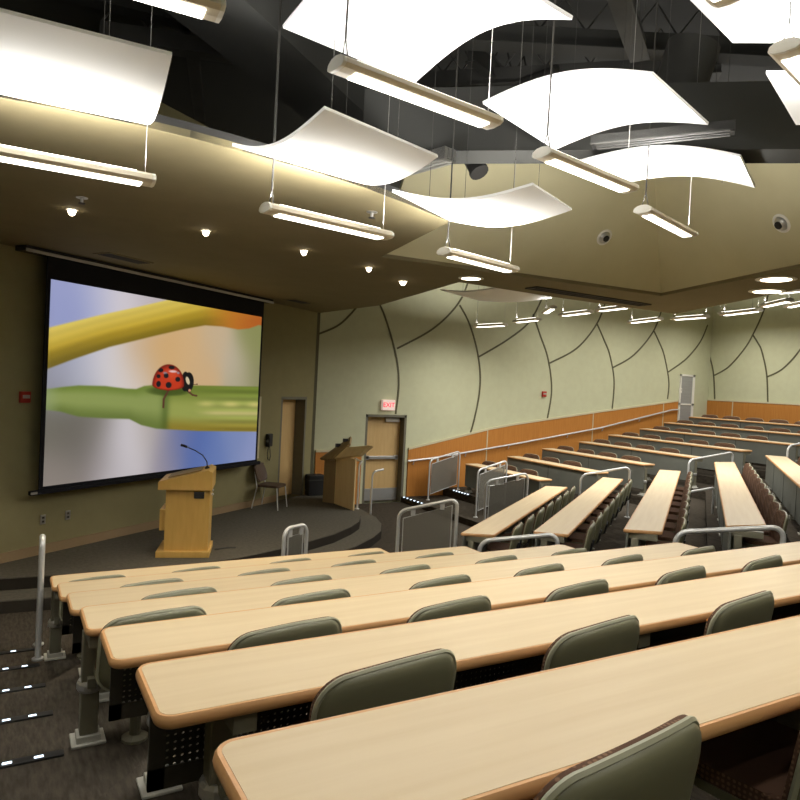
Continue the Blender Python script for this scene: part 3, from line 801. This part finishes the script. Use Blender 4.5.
# ------------------------------------------------------------------ guard rails
def arc_path(a, b, za, zb, fa, fb, r=.11):
    """up from floor at a, round the corner, along, down at b"""
    a = Vector(a); b = Vector(b); d = (b-a).normalized()
    P = [Vector((a.x, a.y, fa)), Vector((a.x, a.y, za-r))]
    sl = (zb-za)/max((b-a).length, .01)
    for i in range(1, 7):
        th = pi/2*i/6; P.append(Vector((a.x+d.x*r*(1-cos(th)), a.y+d.y*r*(1-cos(th)), za-r+r*sin(th)+sl*r*(1-cos(th)))))
    for i in range(0, 7):
        th = pi/2*i/6; P.append(Vector((b.x-d.x*r*(1-sin(th)), b.y-d.y*r*(1-sin(th)), zb-r+r*cos(th)-sl*r*(1-sin(th)))))
    P.append(Vector((b.x, b.y, fb))); return P
def guard(a, b, za, zb, fa, fb, label, panel=True, r=.021, cr=.11):
    a = Vector(a); b = Vector(b)
    t = thing('guard_rail', label, 'railing', (a.x, a.y, fa), atan2(b.y-a.y, b.x-a.x), 'aisle guard rails')
    L = (b-a).length
    za, zb, fb = za-fa, zb-fa, fb-fa
    m = MB(); m.tube(arc_path((0, 0), (L, 0), za, zb, 0, fb, cr), r, 10); m.build('rail_frame', M['steel'], t, smooth=True)
    for q in ((0, 0, 0), (L, 0, fb)): m = MB(); m.lathe([(.05, 0), (.05, .012), (.03, .02)], 14, Matrix.Translation(q)); m.build('floor_flange', M['steel'], t)
    if panel:
        g = .07
        q = [(g, .14), (L-g, fb+.14), (L-g, zb-.10), (g, za-.10)]
        m = MB(); m.prism(q, -.004, .004, Matrix.Rotation(pi/2, 4, 'X')); m.build('infill_panel', M['mesh'], t)
        m = MB(); m.tube([(x, 0, z) for x, z in q], .010, 6, closed=True); m.build('panel_frame', M['steel'], t)
        for f in (.25, .75):
            x = L*f; z = za+(zb-za)*f
            m = MB(); m.box(x-.03, x+.03, -.012, .012, z-.11, z-.01); m.build('panel_clip', M['steel'], t)
    return t
def at(x, y, z): p = onz(x, y, z); return (p.x, p.y)
guard(at(38+4.5, 537, -1.5), (at(42.5, 537, -1.5)[0]*1.13, at(42.5, 537, -1.5)[1]*1.13), -1.5, -1.69, fl(6), fl(7), 'silver stair handrail seen end-on in the left aisle', False, .026)
guard(at(284.5, 529, -1.75), at(307, 524, -1.75), -1.75, -1.75, ZM, ZM, 'narrow mesh guard rail in front of the lowest foreground desk', True, .024)
guard(at(399, 511, -1.85), at(457.5, 499, -1.6), -1.85, -1.6, ZM, fl(7), 'wide mesh guard rail rising above foreground desks, left of the middle block', True, .026)
guard(at(430, 460, -1.80), at(460, 451, -1.61), -1.80, -1.61, fl(7), fl(6), 'mesh guard rail standing before the wooden wall right of the far door', True)
guard(at(478, 470, -1.753), at(507, 460.5, -1.59), -1.753, -1.59, fl(7), fl(6), 'mesh guard rail at the end of the lowest far-block desk', True)
guard(at(486.5, 481, -1.75), at(528, 473, -1.6), -1.75, -1.6, fl(7), fl(7), 'mesh guard rail right behind the leftmost middle-block desk', True)
guard(at(480, 541, -1.7), at(558, 534, -1.55), -1.7, -1.55, fl(6), fl(5), 'open silver handrail in front of the two leftmost middle-block desks', False, .024)
guard(at(581, 475, -1.6), at(630, 467, -1.4), -1.6, -1.4, fl(6), fl(5), 'open silver handrail behind the second middle-block desk', False)
guard(at(676, 532, -1.35), at(784, 527, -1.2), -1.35, -1.2, fl(4), fl(3), 'open silver handrail in front of the fourth middle-block desk', False, .026)
guard(at(689, 460, -1.3), at(733, 452, -1.13), -1.3, -1.13, fl(4), fl(3), 'open silver handrail behind the far end of the fourth middle-block desk', False)
guard(at(788, 446, -.9), at(812, 441, -.78), -.9, -.78, fl(2), fl(1), 'open silver handrail at the right picture edge by far-block desks', False)
# low grab bar between two middle rows
pa = onz(689, 492, -1.55); pb = onz(714, 487.8, -1.55)
guard((pa.x, pa.y), (pb.x, pb.y), -1.55, -1.55, fl(4), fl(4), 'low silver bar between third and fourth middle-block desks', False, .02, .06)
# wall handrail on the wooden wainscot
t = thing('wall_handrail', 'long white handrail climbing along the wooden wainscot', 'handrail', (0, YW-.1, 0))
hp = [(408, 461), (430, 458.5), (460, 453.5), (520, 443), (560, 435.5), (600, 428), (640, 418), (672, 410), (679, 409.5)]
pts = [onY(x, y, YW-.1)-Vector((0, YW-.1, 0)) for x, y in hp]
m = MB(); m.tube(pts, .024, 8); m.build('rail', M['steel'], t, smooth=True)
for x, y in ((414, 461), (466, 453), (509, 445.5), (568, 434.5), (603, 428), (640, 418.5)):
    p = onY(x, y, YW-.1)-Vector((0, YW-.1, 0))
    m = MB(); m.tube([(p.x, 0, p.z), (p.x, .02, p.z-.08), (p.x, .09, p.z-.09)], .011, 6); m.build('bracket', M['steel'], t)
# stage-step handrails near the far door
def hook(base, top_px, zt, tip, label):
    b = Vector(base)
    t = thing('step_handrail', label, 'handrail', b)
    H = zt-b.z
    pts = [(0, 0, 0), (0, 0, H-.10), (.01, -.01, H-.04), (.05, -.02, H), (tip[0]*.5, tip[1]*.5, H+.01), (tip[0], tip[1], H+.02)]
    m = MB(); m.tube(pts, .022, 8); m.build('tube', M['steel'], t, smooth=True)
    m = MB(); m.lathe([(.05, 0), (.05, .012), (.03, .02)], 14); m.build('floor_flange', M['steel'], t)
hook(onz(370, 521, ZM), None, -1.86, (.32, .12), 'hooked silver handrail post before the far door, nearer of two')
q = onz(357, 509, -2.75); hook((q.x, q.y, -2.75), None, -1.72, (.06, .30), 'slim silver handrail post beside the tan lectern')

# ------------------------------------------------------------------ podium
pd = onz(155, 558, ZS); pe = onz(209, 558, ZS)
ang = atan2(pe.y-pd.y, pe.x-pd.x)
c = pd
t = thing('podium', 'golden maple podium with slanted top and microphone below the screen', 'podium', (pd.x, pd.y, ZS), ang)
W = (pe-pd).length; D = .70
m = MB(); m.box(0, W, 0, D, 0, .085, None, .006); m.build('plinth', M['podium'], t)
m = MB(); m.box(.10, W-.03, .07, D-.07, .08, .98); m.build('cabinet', M['podium'], t)
# wedge top: low at the speaker's side (left), high at the front
def side_prism(mb, poly, y0, y1): mb.prism(poly, -y1, -y0, Matrix.Rotation(pi/2, 4, 'X'))
m = MB(); side_prism(m, [(.0, .955), (W+.0, .955), (W+.0, 1.21), (W-.06, 1.24), (.02, 1.075), (.0, 1.06)], .0, D); m.build('slanted_top', M['podium'], t)
m = MB()
rot = Matrix.Translation((W*.45, D/2, 1.163)) @ Matrix.Rotation(-atan2(.165, W-.08), 4, 'Y')
m.box(-.22, .24, -.22, .22, -.002, .006, rot); m.build('reading_surface', M['lecternside'], t)
m = MB(); m.box(.48, .62, .055, .072, .83, .925, None, .003); m.build('connector_plate', M['dark'], t)
m = MB(); m.box(.02, .10, .12, D-.12, .36, .66, None, .004); m.build('side_drawer', M['podium'], t)
m = MB(); m.lathe([(.035, 0), (.03, .03), (.012, .045)], 12, Matrix.Translation((W-.10, .3, 1.22)))
m.tube([(W-.10, .3, 1.25), (W-.11, .3, 1.33), (W-.17, .29, 1.42), (W-.28, .27, 1.49), (W-.40, .25, 1.54)], .008, 8)
mic = m.build('microphone_stem', M['dark'], t)
m = MB(); m.tube([(W-.39, .252, 1.537), (W-.43, .245, 1.554), (W-.475, .235, 1.565)], .018, 8); m.build('microphone_head', M['dark'], mic)
m = MB(); m.lathe([(.02, 0), (.02, .02), (.01, .03)], 10, Matrix.Translation((W-.03, .4, .9)) @ Matrix.Rotation(pi/2, 4, 'Y')); m.lathe([(.02, 0), (.02, .02), (.01, .03)], 10, Matrix.Translation((W-.03, .4, .84)) @ Matrix.Rotation(pi/2, 4, 'Y')); m.build('lock', M['silver'], t)
q = onz(214, 551, ZS)
tag(MB().tube([(q.x+.02, q.y+.06, ZS+.012), (q.x+.08, q.y+.05, ZS+.012), (q.x+.2, q.y+.1, ZS+.012), (q.x+.34, q.y+.06, ZS+.012)], .01, 6).build('power_cord', M['cable']), 'thin cable lying on the carpet right of the podium base', 'cable')

# second lectern, lid raised and side panel swung open
LA = onz(322.5, 502, ZS); LB = onz(334, 503.5, ZS)
Lc = onz(353, 510.5, ZS)
t = thing('lectern', 'tan plywood lectern with raised slanted lid and open side panel', 'lectern', (LB.x, LB.y, ZS), 0)
la = LA-LB; lc = Lc-LB; la.z = lc.z = 0
perp = Vector((.62, .5, 0))
HB = .98
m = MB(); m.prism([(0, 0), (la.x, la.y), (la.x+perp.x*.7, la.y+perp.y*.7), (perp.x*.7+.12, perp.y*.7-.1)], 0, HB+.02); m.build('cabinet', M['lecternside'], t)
d = lc.normalized(); nrm = Vector((-d.y, d.x, 0))
m = MB(); m.prism([(0, 0), (lc.x, lc.y), (lc.x+nrm.x*.03, lc.y+nrm.y*.03), (nrm.x*.03, nrm.y*.03)], .0, HB+.05); m.build('open_side_panel', M['lectern'], t)
def Lp(x, y, z): p = onz(x, y, 1.)*0; return p
# lid: slab through four picture points at the lectern's distance
dist = (LB).dot(FW)
def atd(x, y, dd): return ray(x, y)*dd - Vector((LB.x, LB.y, ZS))
lid = [atd(321, 460, dist+.1), atd(334, 461, dist-.25), atd(351, 445, dist-.35), atd(352, 438, dist+.25)]
def slab(P, th, name, mt):
    n = (P[1]-P[0]).cross(P[3]-P[0]).normalized()
    if n.z < 0: n = -n
    b2 = bmesh.new(); lo = [b2.verts.new(p) for p in P]; hi = [b2.verts.new(p+n*th) for p in P]
    b2.faces.new(lo[::-1]); b2.faces.new(hi)
    for i in range(4): b2.faces.new((lo[i], lo[(i+1) % 4], hi[(i+1) % 4], hi[i]))
    k = MB(); k._merge(b2); return k.build(name, mt, t)
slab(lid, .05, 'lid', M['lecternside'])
shelf = [atd(337, 460, dist-.3), atd(362, 456.5, dist-.65), atd(373.5, 447, dist-.70), atd(349, 449, dist-.35)]
slab(shelf, .09, 'slanted_shelf', M['lectern'])
for x, y in ((338, 446), (345.5, 441)):
    p = atd(x, y, dist+.0); m = MB(); m.box(p.x-.05, p.x+.05, p.y-.03, p.y+.03, p.z-.02, p.z+.05); m.build('hinge', M['dark'], t)
# black equipment case beside it
q = onY(315, 486, 14.05)
t = thing('equipment_case', 'black case in the dark corner left of the tan lectern', 'case', (q.x, q.y, ZS))
m = MB(); m.box(-.16, .24, -.02, .26, 0, .46, None, .02); m.build('case_body', M['dark'], t)
m = MB(); m.box(-.17, .25, -.03, .27, .33, .36, None, .004); m.build('case_seam', M['grey'], t)

# stacking chair on the stage
p = (onz(277, 508, ZS)+onz(262, 497, ZS))/2
t = thing('stacking_chair', 'brown stacking chair with metal legs on stage beside the small door', 'chair', (4.60, 12.95, ZS), radians(48))
m = MB(); m.prism([(x, y) for x, y in rrect(-.23, .23, -.23, .22, .06)], .43, .475, None, .012); m.build('seat', M['brownvinyl'], t)
def sb(u, v):
    a = 2*u-1; b = 2*v-1
    return (a*.235*sqrt(1-.45*b**4), .245+.05*b-.12*a*a*.3+.02, .70+b*.185*sqrt(1-.45*a**4))
m = MB(); m.shell(sb, 10, 8, .03); m.build('backrest', M['brownvinyl'], t, smooth=True)
for sx in (-1, 1):
    m = MB(); m.tube([(sx*.24, -.25, 0), (sx*.22, -.20, .43)], .013, 8); m.build('leg', M['steel'], t)
    m = MB(); m.tube([(sx*.24, .30, 0), (sx*.21, .22, .43), (sx*.19, .285, .72)], .013, 8); m.build('leg', M['steel'], t)

# ------------------------------------------------------------------ ceiling fittings
LIGHTS = []
def area(loc, rot, sx, sy, power, spread=180, color=(1, .98, .95)):
    l = bpy.data.lights.new('lamp', 'AREA'); l.shape = 'RECTANGLE'; l.size = sx; l.size_y = sy; l.energy = power; l.color = color
    l.spread = radians(spread)
    o = bpy.data.objects.new('lamp', l); COL.objects.link(o); o.location = loc; o.rotation_euler = rot
    LIGHTS.append(o); return o
def pendant(a, b, label, usp=175, up=40., down=9., L=None, ztop=ZC, cord=True, tilt=0., grp='pendant lights'):
    a = Vector(a); b = Vector(b); c = (a+b)/2; d = b-a; d.z = 0
    if L is None: L = d.length
    rz = atan2(d.y, d.x)
    t = thing('pendant_light', label, 'pendant light', c, rz, grp)
    h = L/2
    prof = [(-.075, .010), (-.069, .034), (-.04, .052), (0, .058), (.04, .052), (.069, .034), (.075, .010), (.052, -.004), (.0, -.008), (-.052, -.004)]
    rotm = Matrix(((0, 0, 1, 0), (1, 0, 0, 0), (0, 1, 0, 0), (0, 0, 0, 1)))
    m = MB(); m.prism([(x, z) for x, z in prof], -h+.02, h-.02, rotm); m.build('housing', M['housing'], t)
    for s in (-1, 1):
        m = MB(); m.prism([(x*1.02, z*1.02) for x, z in prof], min(s*(h-.02), s*h), max(s*(h-.02), s*h), rotm, .004); m.build('end_cap', M['white'], t)
    m = MB(); m.box(-h+.09, h-.07, -.04, .04, -.014, -.005, None, .004); m.build('lens', M['lens'], t)
    m = MB(); m.box(-h+.1, h-.1, -.03, .03, .050, .0585); m.build('uplight_lens', M['lens'], t)
    m = MB(); m.tube([(-h+.05, -.03, .042), (-h+.05, 0, .16)], .004, 5); m.tube([(-h+.05, .03, .042), (-h+.05, 0, .16)], .004, 5); m.tube([(-h+.05, 0, .15), (-h+.055, 0, .5), (-h+.05, 0, ztop-c.z)], .0065 if cord else .003, 5); m.build('power_cable', M['cable'], t)
    m = MB(); m.tube([(h-.05, 0, .06), (h-.05, 0, ztop-c.z)], .002, 5); m.build('support_wire', M['silver'], t)
    if up: area((c.x, c.y, c.z+.10), (pi, 0, rz), L*.9, .08, up, usp)
    if down: area((c.x, c.y, c.z-.03), (0, 0, rz), L*.9, .09, down, 165)
    return t
Z1, Z2 = 1.06, 1.45
def px_pend(p, q, z, label, **kw):
    a = onz(*p, z); b = onz(*q, z); return pendant(a, b, label, **kw)
a = onz(222, 17, Z2); dL = Vector((-1.07, .05, 0)); pendant(a+dL, a, 'white linear pendant light cut by the top edge, upper left')
a = onz(154, 185, Z1); pendant(a+Vector((-1.05, 0, 0)), a, 'white linear pendant light entering at the left edge below the cloud panel', up=62)
px_pend((335, 68), (494, 127), Z2, 'linear pendant light below the largest cloud panel, top centre')
px_pend((264, 211), (388, 239), Z1, 'linear pendant light under the sagging panel, above the screen corner', up=62)
px_pend((443, 254), (513, 272), Z1, 'small linear pendant light below the middle sagging panel', up=62)
px_pend((541, 156), (630, 192), Z2, 'linear pendant light below the arched panel right of centre')
px_pend((642, 212), (690, 237), Z2, 'short-looking linear pendant light against tan drop wall, right')
a = onz(784, 50, 1.7); pendant(a, a+Vector((1.05, .25, 0)), 'linear pendant light cut by the right edge, upper right')
a = onz(731, 3, Z2+.2); pendant(a-Vector((1.0, .2, 0)), a, 'linear pendant light cut by top edge before the top right panel')
# pendants added out of view to light the near rows evenly
for (x, y) in ((1.2, .3), (3.2, .4), (5.0, 1.2), (-.6, -.8), (2.2, -1.4), (4.4, -1.2), (-1.6, 1.8), (-1.9, 4.2), (6.0, 2.2)):
    pendant((x-.5, y-.1, 2.05), (x+.5, y+.1, 2.05), 'linear pendant light hanging outside the picture over the near rows', up=8, down=10)
# over the far block
far = [((475, 327), (506, 325.5), 1.42, 'far pendant light lowest left before the panelled wall'),
       ((515, 322.5), (539, 320), 1.45, 'far pendant light left of the end-on one'),
       ((561, 316), (591, 312.5), 1.52, 'far pendant light right of the end-on one'),
       ((600, 311), (626, 308), 1.58, 'far pendant light close under the ceiling band slot'),
       ((630, 323), (661, 319.5), 1.6, 'far pendant light left of the ceiling band corner'),
       ((676, 319.5), (704, 317.5), 1.62, 'far pendant light right of the ceiling band corner'),
       ((722, 315.5), (760, 311), 1.62, 'long far pendant light before the back wall'),
       ((763, 307), (790, 301), 1.68, 'far pendant light second from the right edge'),
       ((790, 307), (812, 302.5), 1.66, 'far pendant light at the right edge')]
for p, q, z, lab in far:
    a = onz(*p, z); b = onz(*q, z); pendant(a, b, lab, up=40, down=34, L=max(.85, min(1.1, (b-a).length)), cord=False, grp='far pendant lights')
for (x, y) in ((13.0, 12.3), (15.5, 12.3), (18.2, 12.4), (18.0, 9.6), (18.2, 6.5), (18.2, 3.0), (15.5, 9.0), (14.5, 5.5), (13.0, 1.5), (16.5, 1.0)):  # unseen lamps added to brighten the far wall
    pendant((x, y-.55, 2.55), (x, y+.55, 2.55), 'far pendant light hidden above the ceiling band over the far block', up=20, down=50, cord=False, grp='hidden far pendant lights')
a = onz(543, 315, 1.5); b = onz(556, 306.5, 1.5); pendant(a, b, 'far pendant light seen end-on before the panelled wall', up=10, down=16, L=.9, cord=False, grp='far pendant lights')

# cloud panels: four corners on a level plane, bowed between the curved edges
def cloud(c, bow, label, nseg=18, s=False):
    """corners a,b (one straight edge) and d,e (other straight edge); bow along a->d"""
    a, b, e, d = [Vector(p) for p in c]        # a-b straight, d-e straight
    ctr = (a+b+d+e)/4
    t = thing('ceiling_cloud', label, 'ceiling panel', ctr, 0, 'acoustic ceiling clouds')
    def fn(u, v):
        p = (a+(b-a)*u)*(1-v)+(d+(e-d)*u)*v
        w_ = sin(pi*v) if not s else sin(2*pi*v)
        return p-ctr+Vector((0, 0, bow*w_))
    m = MB(); m.shell(fn, 4, nseg, .02); m.build('panel', M['cloud'], t, smooth=True)
    for p in (a*.8+e*.2, b*.8+d*.2, d*.8+b*.2, e*.8+a*.2):
        q = p-ctr; m = MB(); m.tube([(q.x, q.y, .0), (q.x, q.y, ZC-ctr.z)], .0025, 4); m.build('wire', M['cable'], t)
ZA, ZB = 1.46, 1.95
def P_(x, y, z): return onz(x, y, z)
def quad(c1, c2, c3, c4, z): return [P_(*c, z) for c in (c1, c2, c3, c4)]
cloud([P_(438, 157, ZA), P_(325, 109, ZA), P_(232, 146, ZA), P_(347, 179, ZA)], -.10, 'white sagging cloud panel just above the tan soffit, left of centre')
cloud([P_(572, 210, ZA), P_(533, 185, ZA), P_(392, 192, ZA), P_(450, 221, ZA)], -.09, 'white sagging cloud panel over the small pendant, centre')
cloud([P_(708, 125, ZB), P_(652, 75, ZB), P_(483, 104, ZB), P_(555, 150, ZB)], .10, 'white arched cloud panel right of centre, upper of two')
cloud([P_(755, 188, ZB), P_(740, 157, ZB), P_(580, 162, ZB), P_(612, 186, ZB)], .10, 'white arched cloud panel right of centre, lower of two')
a, b = P_(283, 28, ZB), P_(415, 83, ZB); e = P_(572, 20, ZB); cloud([e, e+(a-b), a, b], .14, 'largest white cloud panel at the top, arched, above the centre pendant')
a, b = P_(172, 52, ZA+.02), P_(147, 121, ZA+.02); d_ = Vector((-1.3, .06, 0))
cloud([a+d_, a, b, b+d_], -.10, 'white curled cloud panel in the upper left corner')
a, b = P_(690, 0, ZB), P_(733, 43, ZB); e = b+Vector((.75, -.55, 0)); cloud([e, e+(a-b)*2, a+(a-b), b], .0, 'white cloud panel cut by the top right corner')
a, b = P_(766, 74, ZB), P_(796, 125, ZB); e = b+Vector((.75, -.55, 0)); cloud([e, e+(a-b), a, b], .0, 'white cloud panel cut by right edge below the corner one')
cloud([P_(480, 300, 1.72), P_(440, 289, 1.72), P_(500, 286, 1.72), P_(552, 297, 1.72)], -.05, 'distant white cloud panel below the ceiling band, left of far pendants')

# downlights
def downlight(x, y, label, r=.06, z=HS, power=130., em='glow'):
    p = onz(x, y, z)
    t = thing('downlight', label, 'downlight', p, 0, 'recessed downlights')
    m = MB(); m.lathe([(r*1.35, 0), (r*1.35, -.008), (r*1.02, -.012), (r*1.02, 0)], 20); m.build('trim_ring', M['white'], t)
    m = MB(); m.lathe([(r*.9, -.004), (r*.85, -.03), (r*.6, -.055), (r*.2, -.065)] if r < .1 else [(r, -.004), (r, -.012)], 20); m.build('lamp_face', M['glow'], t)
    if power:
        l = bpy.data.lights.new('spot', 'SPOT'); l.energy = power; l.spot_size = radians(105); l.spot_blend = 1.; l.color = (1, .88, .7); l.shadow_soft_size = .05
        o = bpy.data.objects.new('spot', l); COL.objects.link(o); o.location = (p.x, p.y, z-.09)
downlight(72, 209, 'glowing ceiling downlight above the screen, leftmost', .042)
downlight(206, 230, 'glowing ceiling downlight above the screen, second from left', .042)
downlight(304, 250, 'glowing ceiling downlight, third from left, right of the screen', .042)
downlight(369, 267, 'glowing ceiling downlight, fourth from left, before the panelled wall', .042)
downlight(403, 281, 'glowing ceiling downlight, rightmost of the stage row', .055, power=60)
downlight(471, 278, 'oval white downlight in the ceiling band left of its slot', .13, power=30)
downlight(776, 279, 'upper of two big white downlights in the right ceiling band', .17, power=30)
downlight(767, 291, 'lower of two big white downlights in the right ceiling band', .17, power=30)
# small sprinkler heads
for x, y, lab in ((82, 197.5, 'tiny dark sprinkler head on the soffit above the leftmost downlight'), (372, 212, 'tiny dark sprinkler head on soffit right of the pendant')):
    p = onz(x, y, HS); t = thing('sprinkler', lab, 'sprinkler', p)
    m = MB(); m.lathe([(.05, 0), (.05, -.006), (.015, -.01), (.012, -.05)], 14); m.build('body', M['silver'], t)
    m = MB(); m.lathe([(.03, -.05), (.03, -.056)], 14); m.build('deflector', M['grey'], t)
# wall speakers on the drop walls
def can(p, nvec, label):
    t = thing('ball_speaker', label, 'speaker', p)
    q = nvec.to_track_quat('Z', 'Y').to_matrix().to_4x4()
    m = MB(); m.lathe([(.115, 0), (.115, .012), (.10, .022), (.085, .018), (.085, .0)], 28, q); m.build('ring', M['white'], t, smooth=True)
    m = MB(); m.lathe([(.085, .0), (.075, .03), (.05, .05), (.02, .058)], 24, q); m.build('eyeball', M['silver'], t, smooth=True)
    m = MB(); m.lathe([(.045, .05), (.042, .066), (.03, .07)], 20, q); m.build('lamp_hole', M['dark'], t)
can(onpl(604, 237, Vector((*P2, HS+.045)), N1), N1, 'left of two round white eyeball fittings on the tan drop wall')
can(onpl(782, 223, Vector((*P3, HS+.045)), N2), N2, 'right of two round white eyeball fittings on the tan drop wall')
# slot diffusers
def strip(a, b, wd, z0, z1, name, label, mt, inner=None):
    a = Vector(a); b = Vector(b); d = b-a; L = d.length
    t = thing(name, label, 'air diffuser', (a.x, a.y, 0), atan2(d.y, d.x))
    m = MB(); m.box(0, L, -wd/2, wd/2, z0, z1); m.build('slot_body', mt, t)
    m = MB(); m.box(0, L, -wd/2, -wd/2+.03, z0-.012, z1); m.box(0, L, wd/2-.03, wd/2, z0-.012, z1); m.box(0, .03, -wd/2, wd/2, z0-.012, z1); m.box(L-.03, L, -wd/2, wd/2, z0-.012, z1); m.box(0, L, -.012, .012, z0-.012, z1); m.build('slot_frame', inner, t)
    return t
strip(onz(531, 287, HS).to_2d(), onz(645, 304.5, HS).to_2d(), .26, HS-.006, HS+.02, 'slot_diffuser', 'long dark air slot in the ceiling band before the corner', M['dark'], M['grey'])
zz = 1.92
strip(onz(592, 146, zz).to_2d(), onz(735, 131, zz).to_2d(), .13, zz, zz+.06, 'slot_diffuser', 'grey slot air diffuser hanging below the black plenum on the right', M['dark'], M['grey'])
zz = 1.9
strip(onz(352, 187, zz).to_2d(), onz(450, 160, zz).to_2d(), .14, zz, zz+.10, 'slot_diffuser', 'grey slot air diffuser beside the small pendant, mid ceiling', M['grey'], M['silver'])
# soffit vents near the screen
def vent(x, y, label, w_=.5, d_=.28):
    p = onz(x, y, HS); t = thing('ceiling_vent', label, 'vent', p, SA)
    m = MB(); m.box(-w_/2, w_/2, -d_/2, d_/2, -.012, 0, None, .003); m.build('frame', M['soffit'], t)
    m = MB()
    for i in range(5): m.box(-w_/2+.03, w_/2-.03, -d_/2+.04+i*(d_-.08)/5, -d_/2+.06+i*(d_-.08)/5, -.018, -.010)
    m.build('louvre', M['grey'], t)
vent(124, 258, 'flat ceiling vent directly above the screen case', .75, .32)
vent(298, 301, 'flat ceiling vent above the small door', .6, .32)

# dark plenum: girder, beams, joists, ducts
def beam(a, b, w_, h_, name, label, mt, cat='beam'):
    a = Vector(a); b = Vector(b); d = b-a; L = d.length; rz = atan2(d.y, d.x); ry = -math.asin(d.z/L)
    mx = Matrix.Translation(a) @ Matrix.Rotation(rz, 4, 'Z') @ Matrix.Rotation(ry, 4, 'Y')
    m = MB(); m.box(0, L, -w_/2, w_/2, 0, h_, mx); return tag(m.build(name, mt), label, cat)
zg = 2.05
ga = onz(395, 151, zg); gb = onz(830, 149, zg)
g = MB(); dv = (gb-ga).normalized()
g.box(-.3, (gb-ga).length+3.0, -.0, .35, zg, zg+.55, wall_mtx(Vector((ga.x, ga.y, 0)), dv))
struct(g.build('trim_6', M['black']))  # black girder crossing the plenum before the drop walls
zd = 3.0
beam(onz(150, -40, zd), onz(345, 125, zd), .75, 1.29, 'duct', 'big black rectangular duct running diagonally across upper left plenum', M['black'], 'duct')
a = onz(500, 100, 3.3); 
def rduct(p, q, r, label):
    m = MB(); m.tube([p, Vector(p)*.5+Vector(q)*.5, q], r, 18); tag(m.build('round_duct', M['grey'], smooth=True), label, 'duct')
rduct(onz(672, 112, 2.7), onz(694, 45, 3.3), .24, 'stubby round dark duct above the arched panel, right')
rduct(onz(560, 80, 3.6), onz(420, 130, 3.3), .17, 'round dark duct behind the large panel, centre')
m = MB(); p = onz(468, 152, 2.3); q = onz(478, 170, 2.1); m.tube([p, q], .085, 14); m.tube([q, q+(q-p)*.15], .095, 14)
tag(m.build('spotlight', M['dark']), 'black cylindrical spotlight aiming down beside the grey diffuser', 'spotlight')
jn = 0
for (p, q, r, z) in (((100, 40), (480, 95), .05, 3.7), ((0, -20), (330, 60), .05, 3.9), ((420, 90), (720, 75), .05, 3.6), ((400, 40), (800, 62), .06, 3.7), ((600, -60), (640, 60), .05, 3.5), ((470, 60), (560, 130), .03, 3.7), ((180, -60), (200, 120), .04, 3.9)):
    a = onz(*p, z); b = onz(*q, z)
    m = MB(); m.box(0, (b-a).length, -r, r, z, z+.2, wall_mtx(Vector((a.x, a.y, 0)), b-a)); m.box(0, (b-a).length, -r*2, r*2, z-.015, z, wall_mtx(Vector((a.x, a.y, 0)), b-a))
    L = (b-a).length; n = int(L/.5); mx = wall_mtx(Vector((a.x, a.y, 0)), b-a)
    for i in range(n): m.tube([mx @ Vector((i*.5, 0, z+.2)), mx @ Vector((i*.5+.25, 0, z+.55)), mx @ Vector((i*.5+.5, 0, z+.2))], .012, 5)
    tag(m.build('roof_joist', M['grey'] if jn % 2 == 0 else M['black']), 'dark steel roof joist in the black plenum, %s' % ['over the left pendant', 'upper left corner', 'behind the arched panel', 'crossing behind the large panel', 'steep one near top right', 'short brace behind arched panel', 'above the left cloud panel'][jn], 'joist', 'roof joists'); jn += 1

# ------------------------------------------------------------------ world, tone
wld = bpy.data.worlds.new('world'); S.world = wld; wld.use_nodes = True
wld.node_tree.nodes['Background'].inputs[0].default_value = (.9, .9, 1, 1); wld.node_tree.nodes['Background'].inputs[1].default_value = .02
S.view_settings.view_transform = 'Standard'; S.view_settings.look = 'None'; S.view_settings.gamma = 1; S.view_settings.use_curve_mapping = False
S.view_settings.exposure = 0.
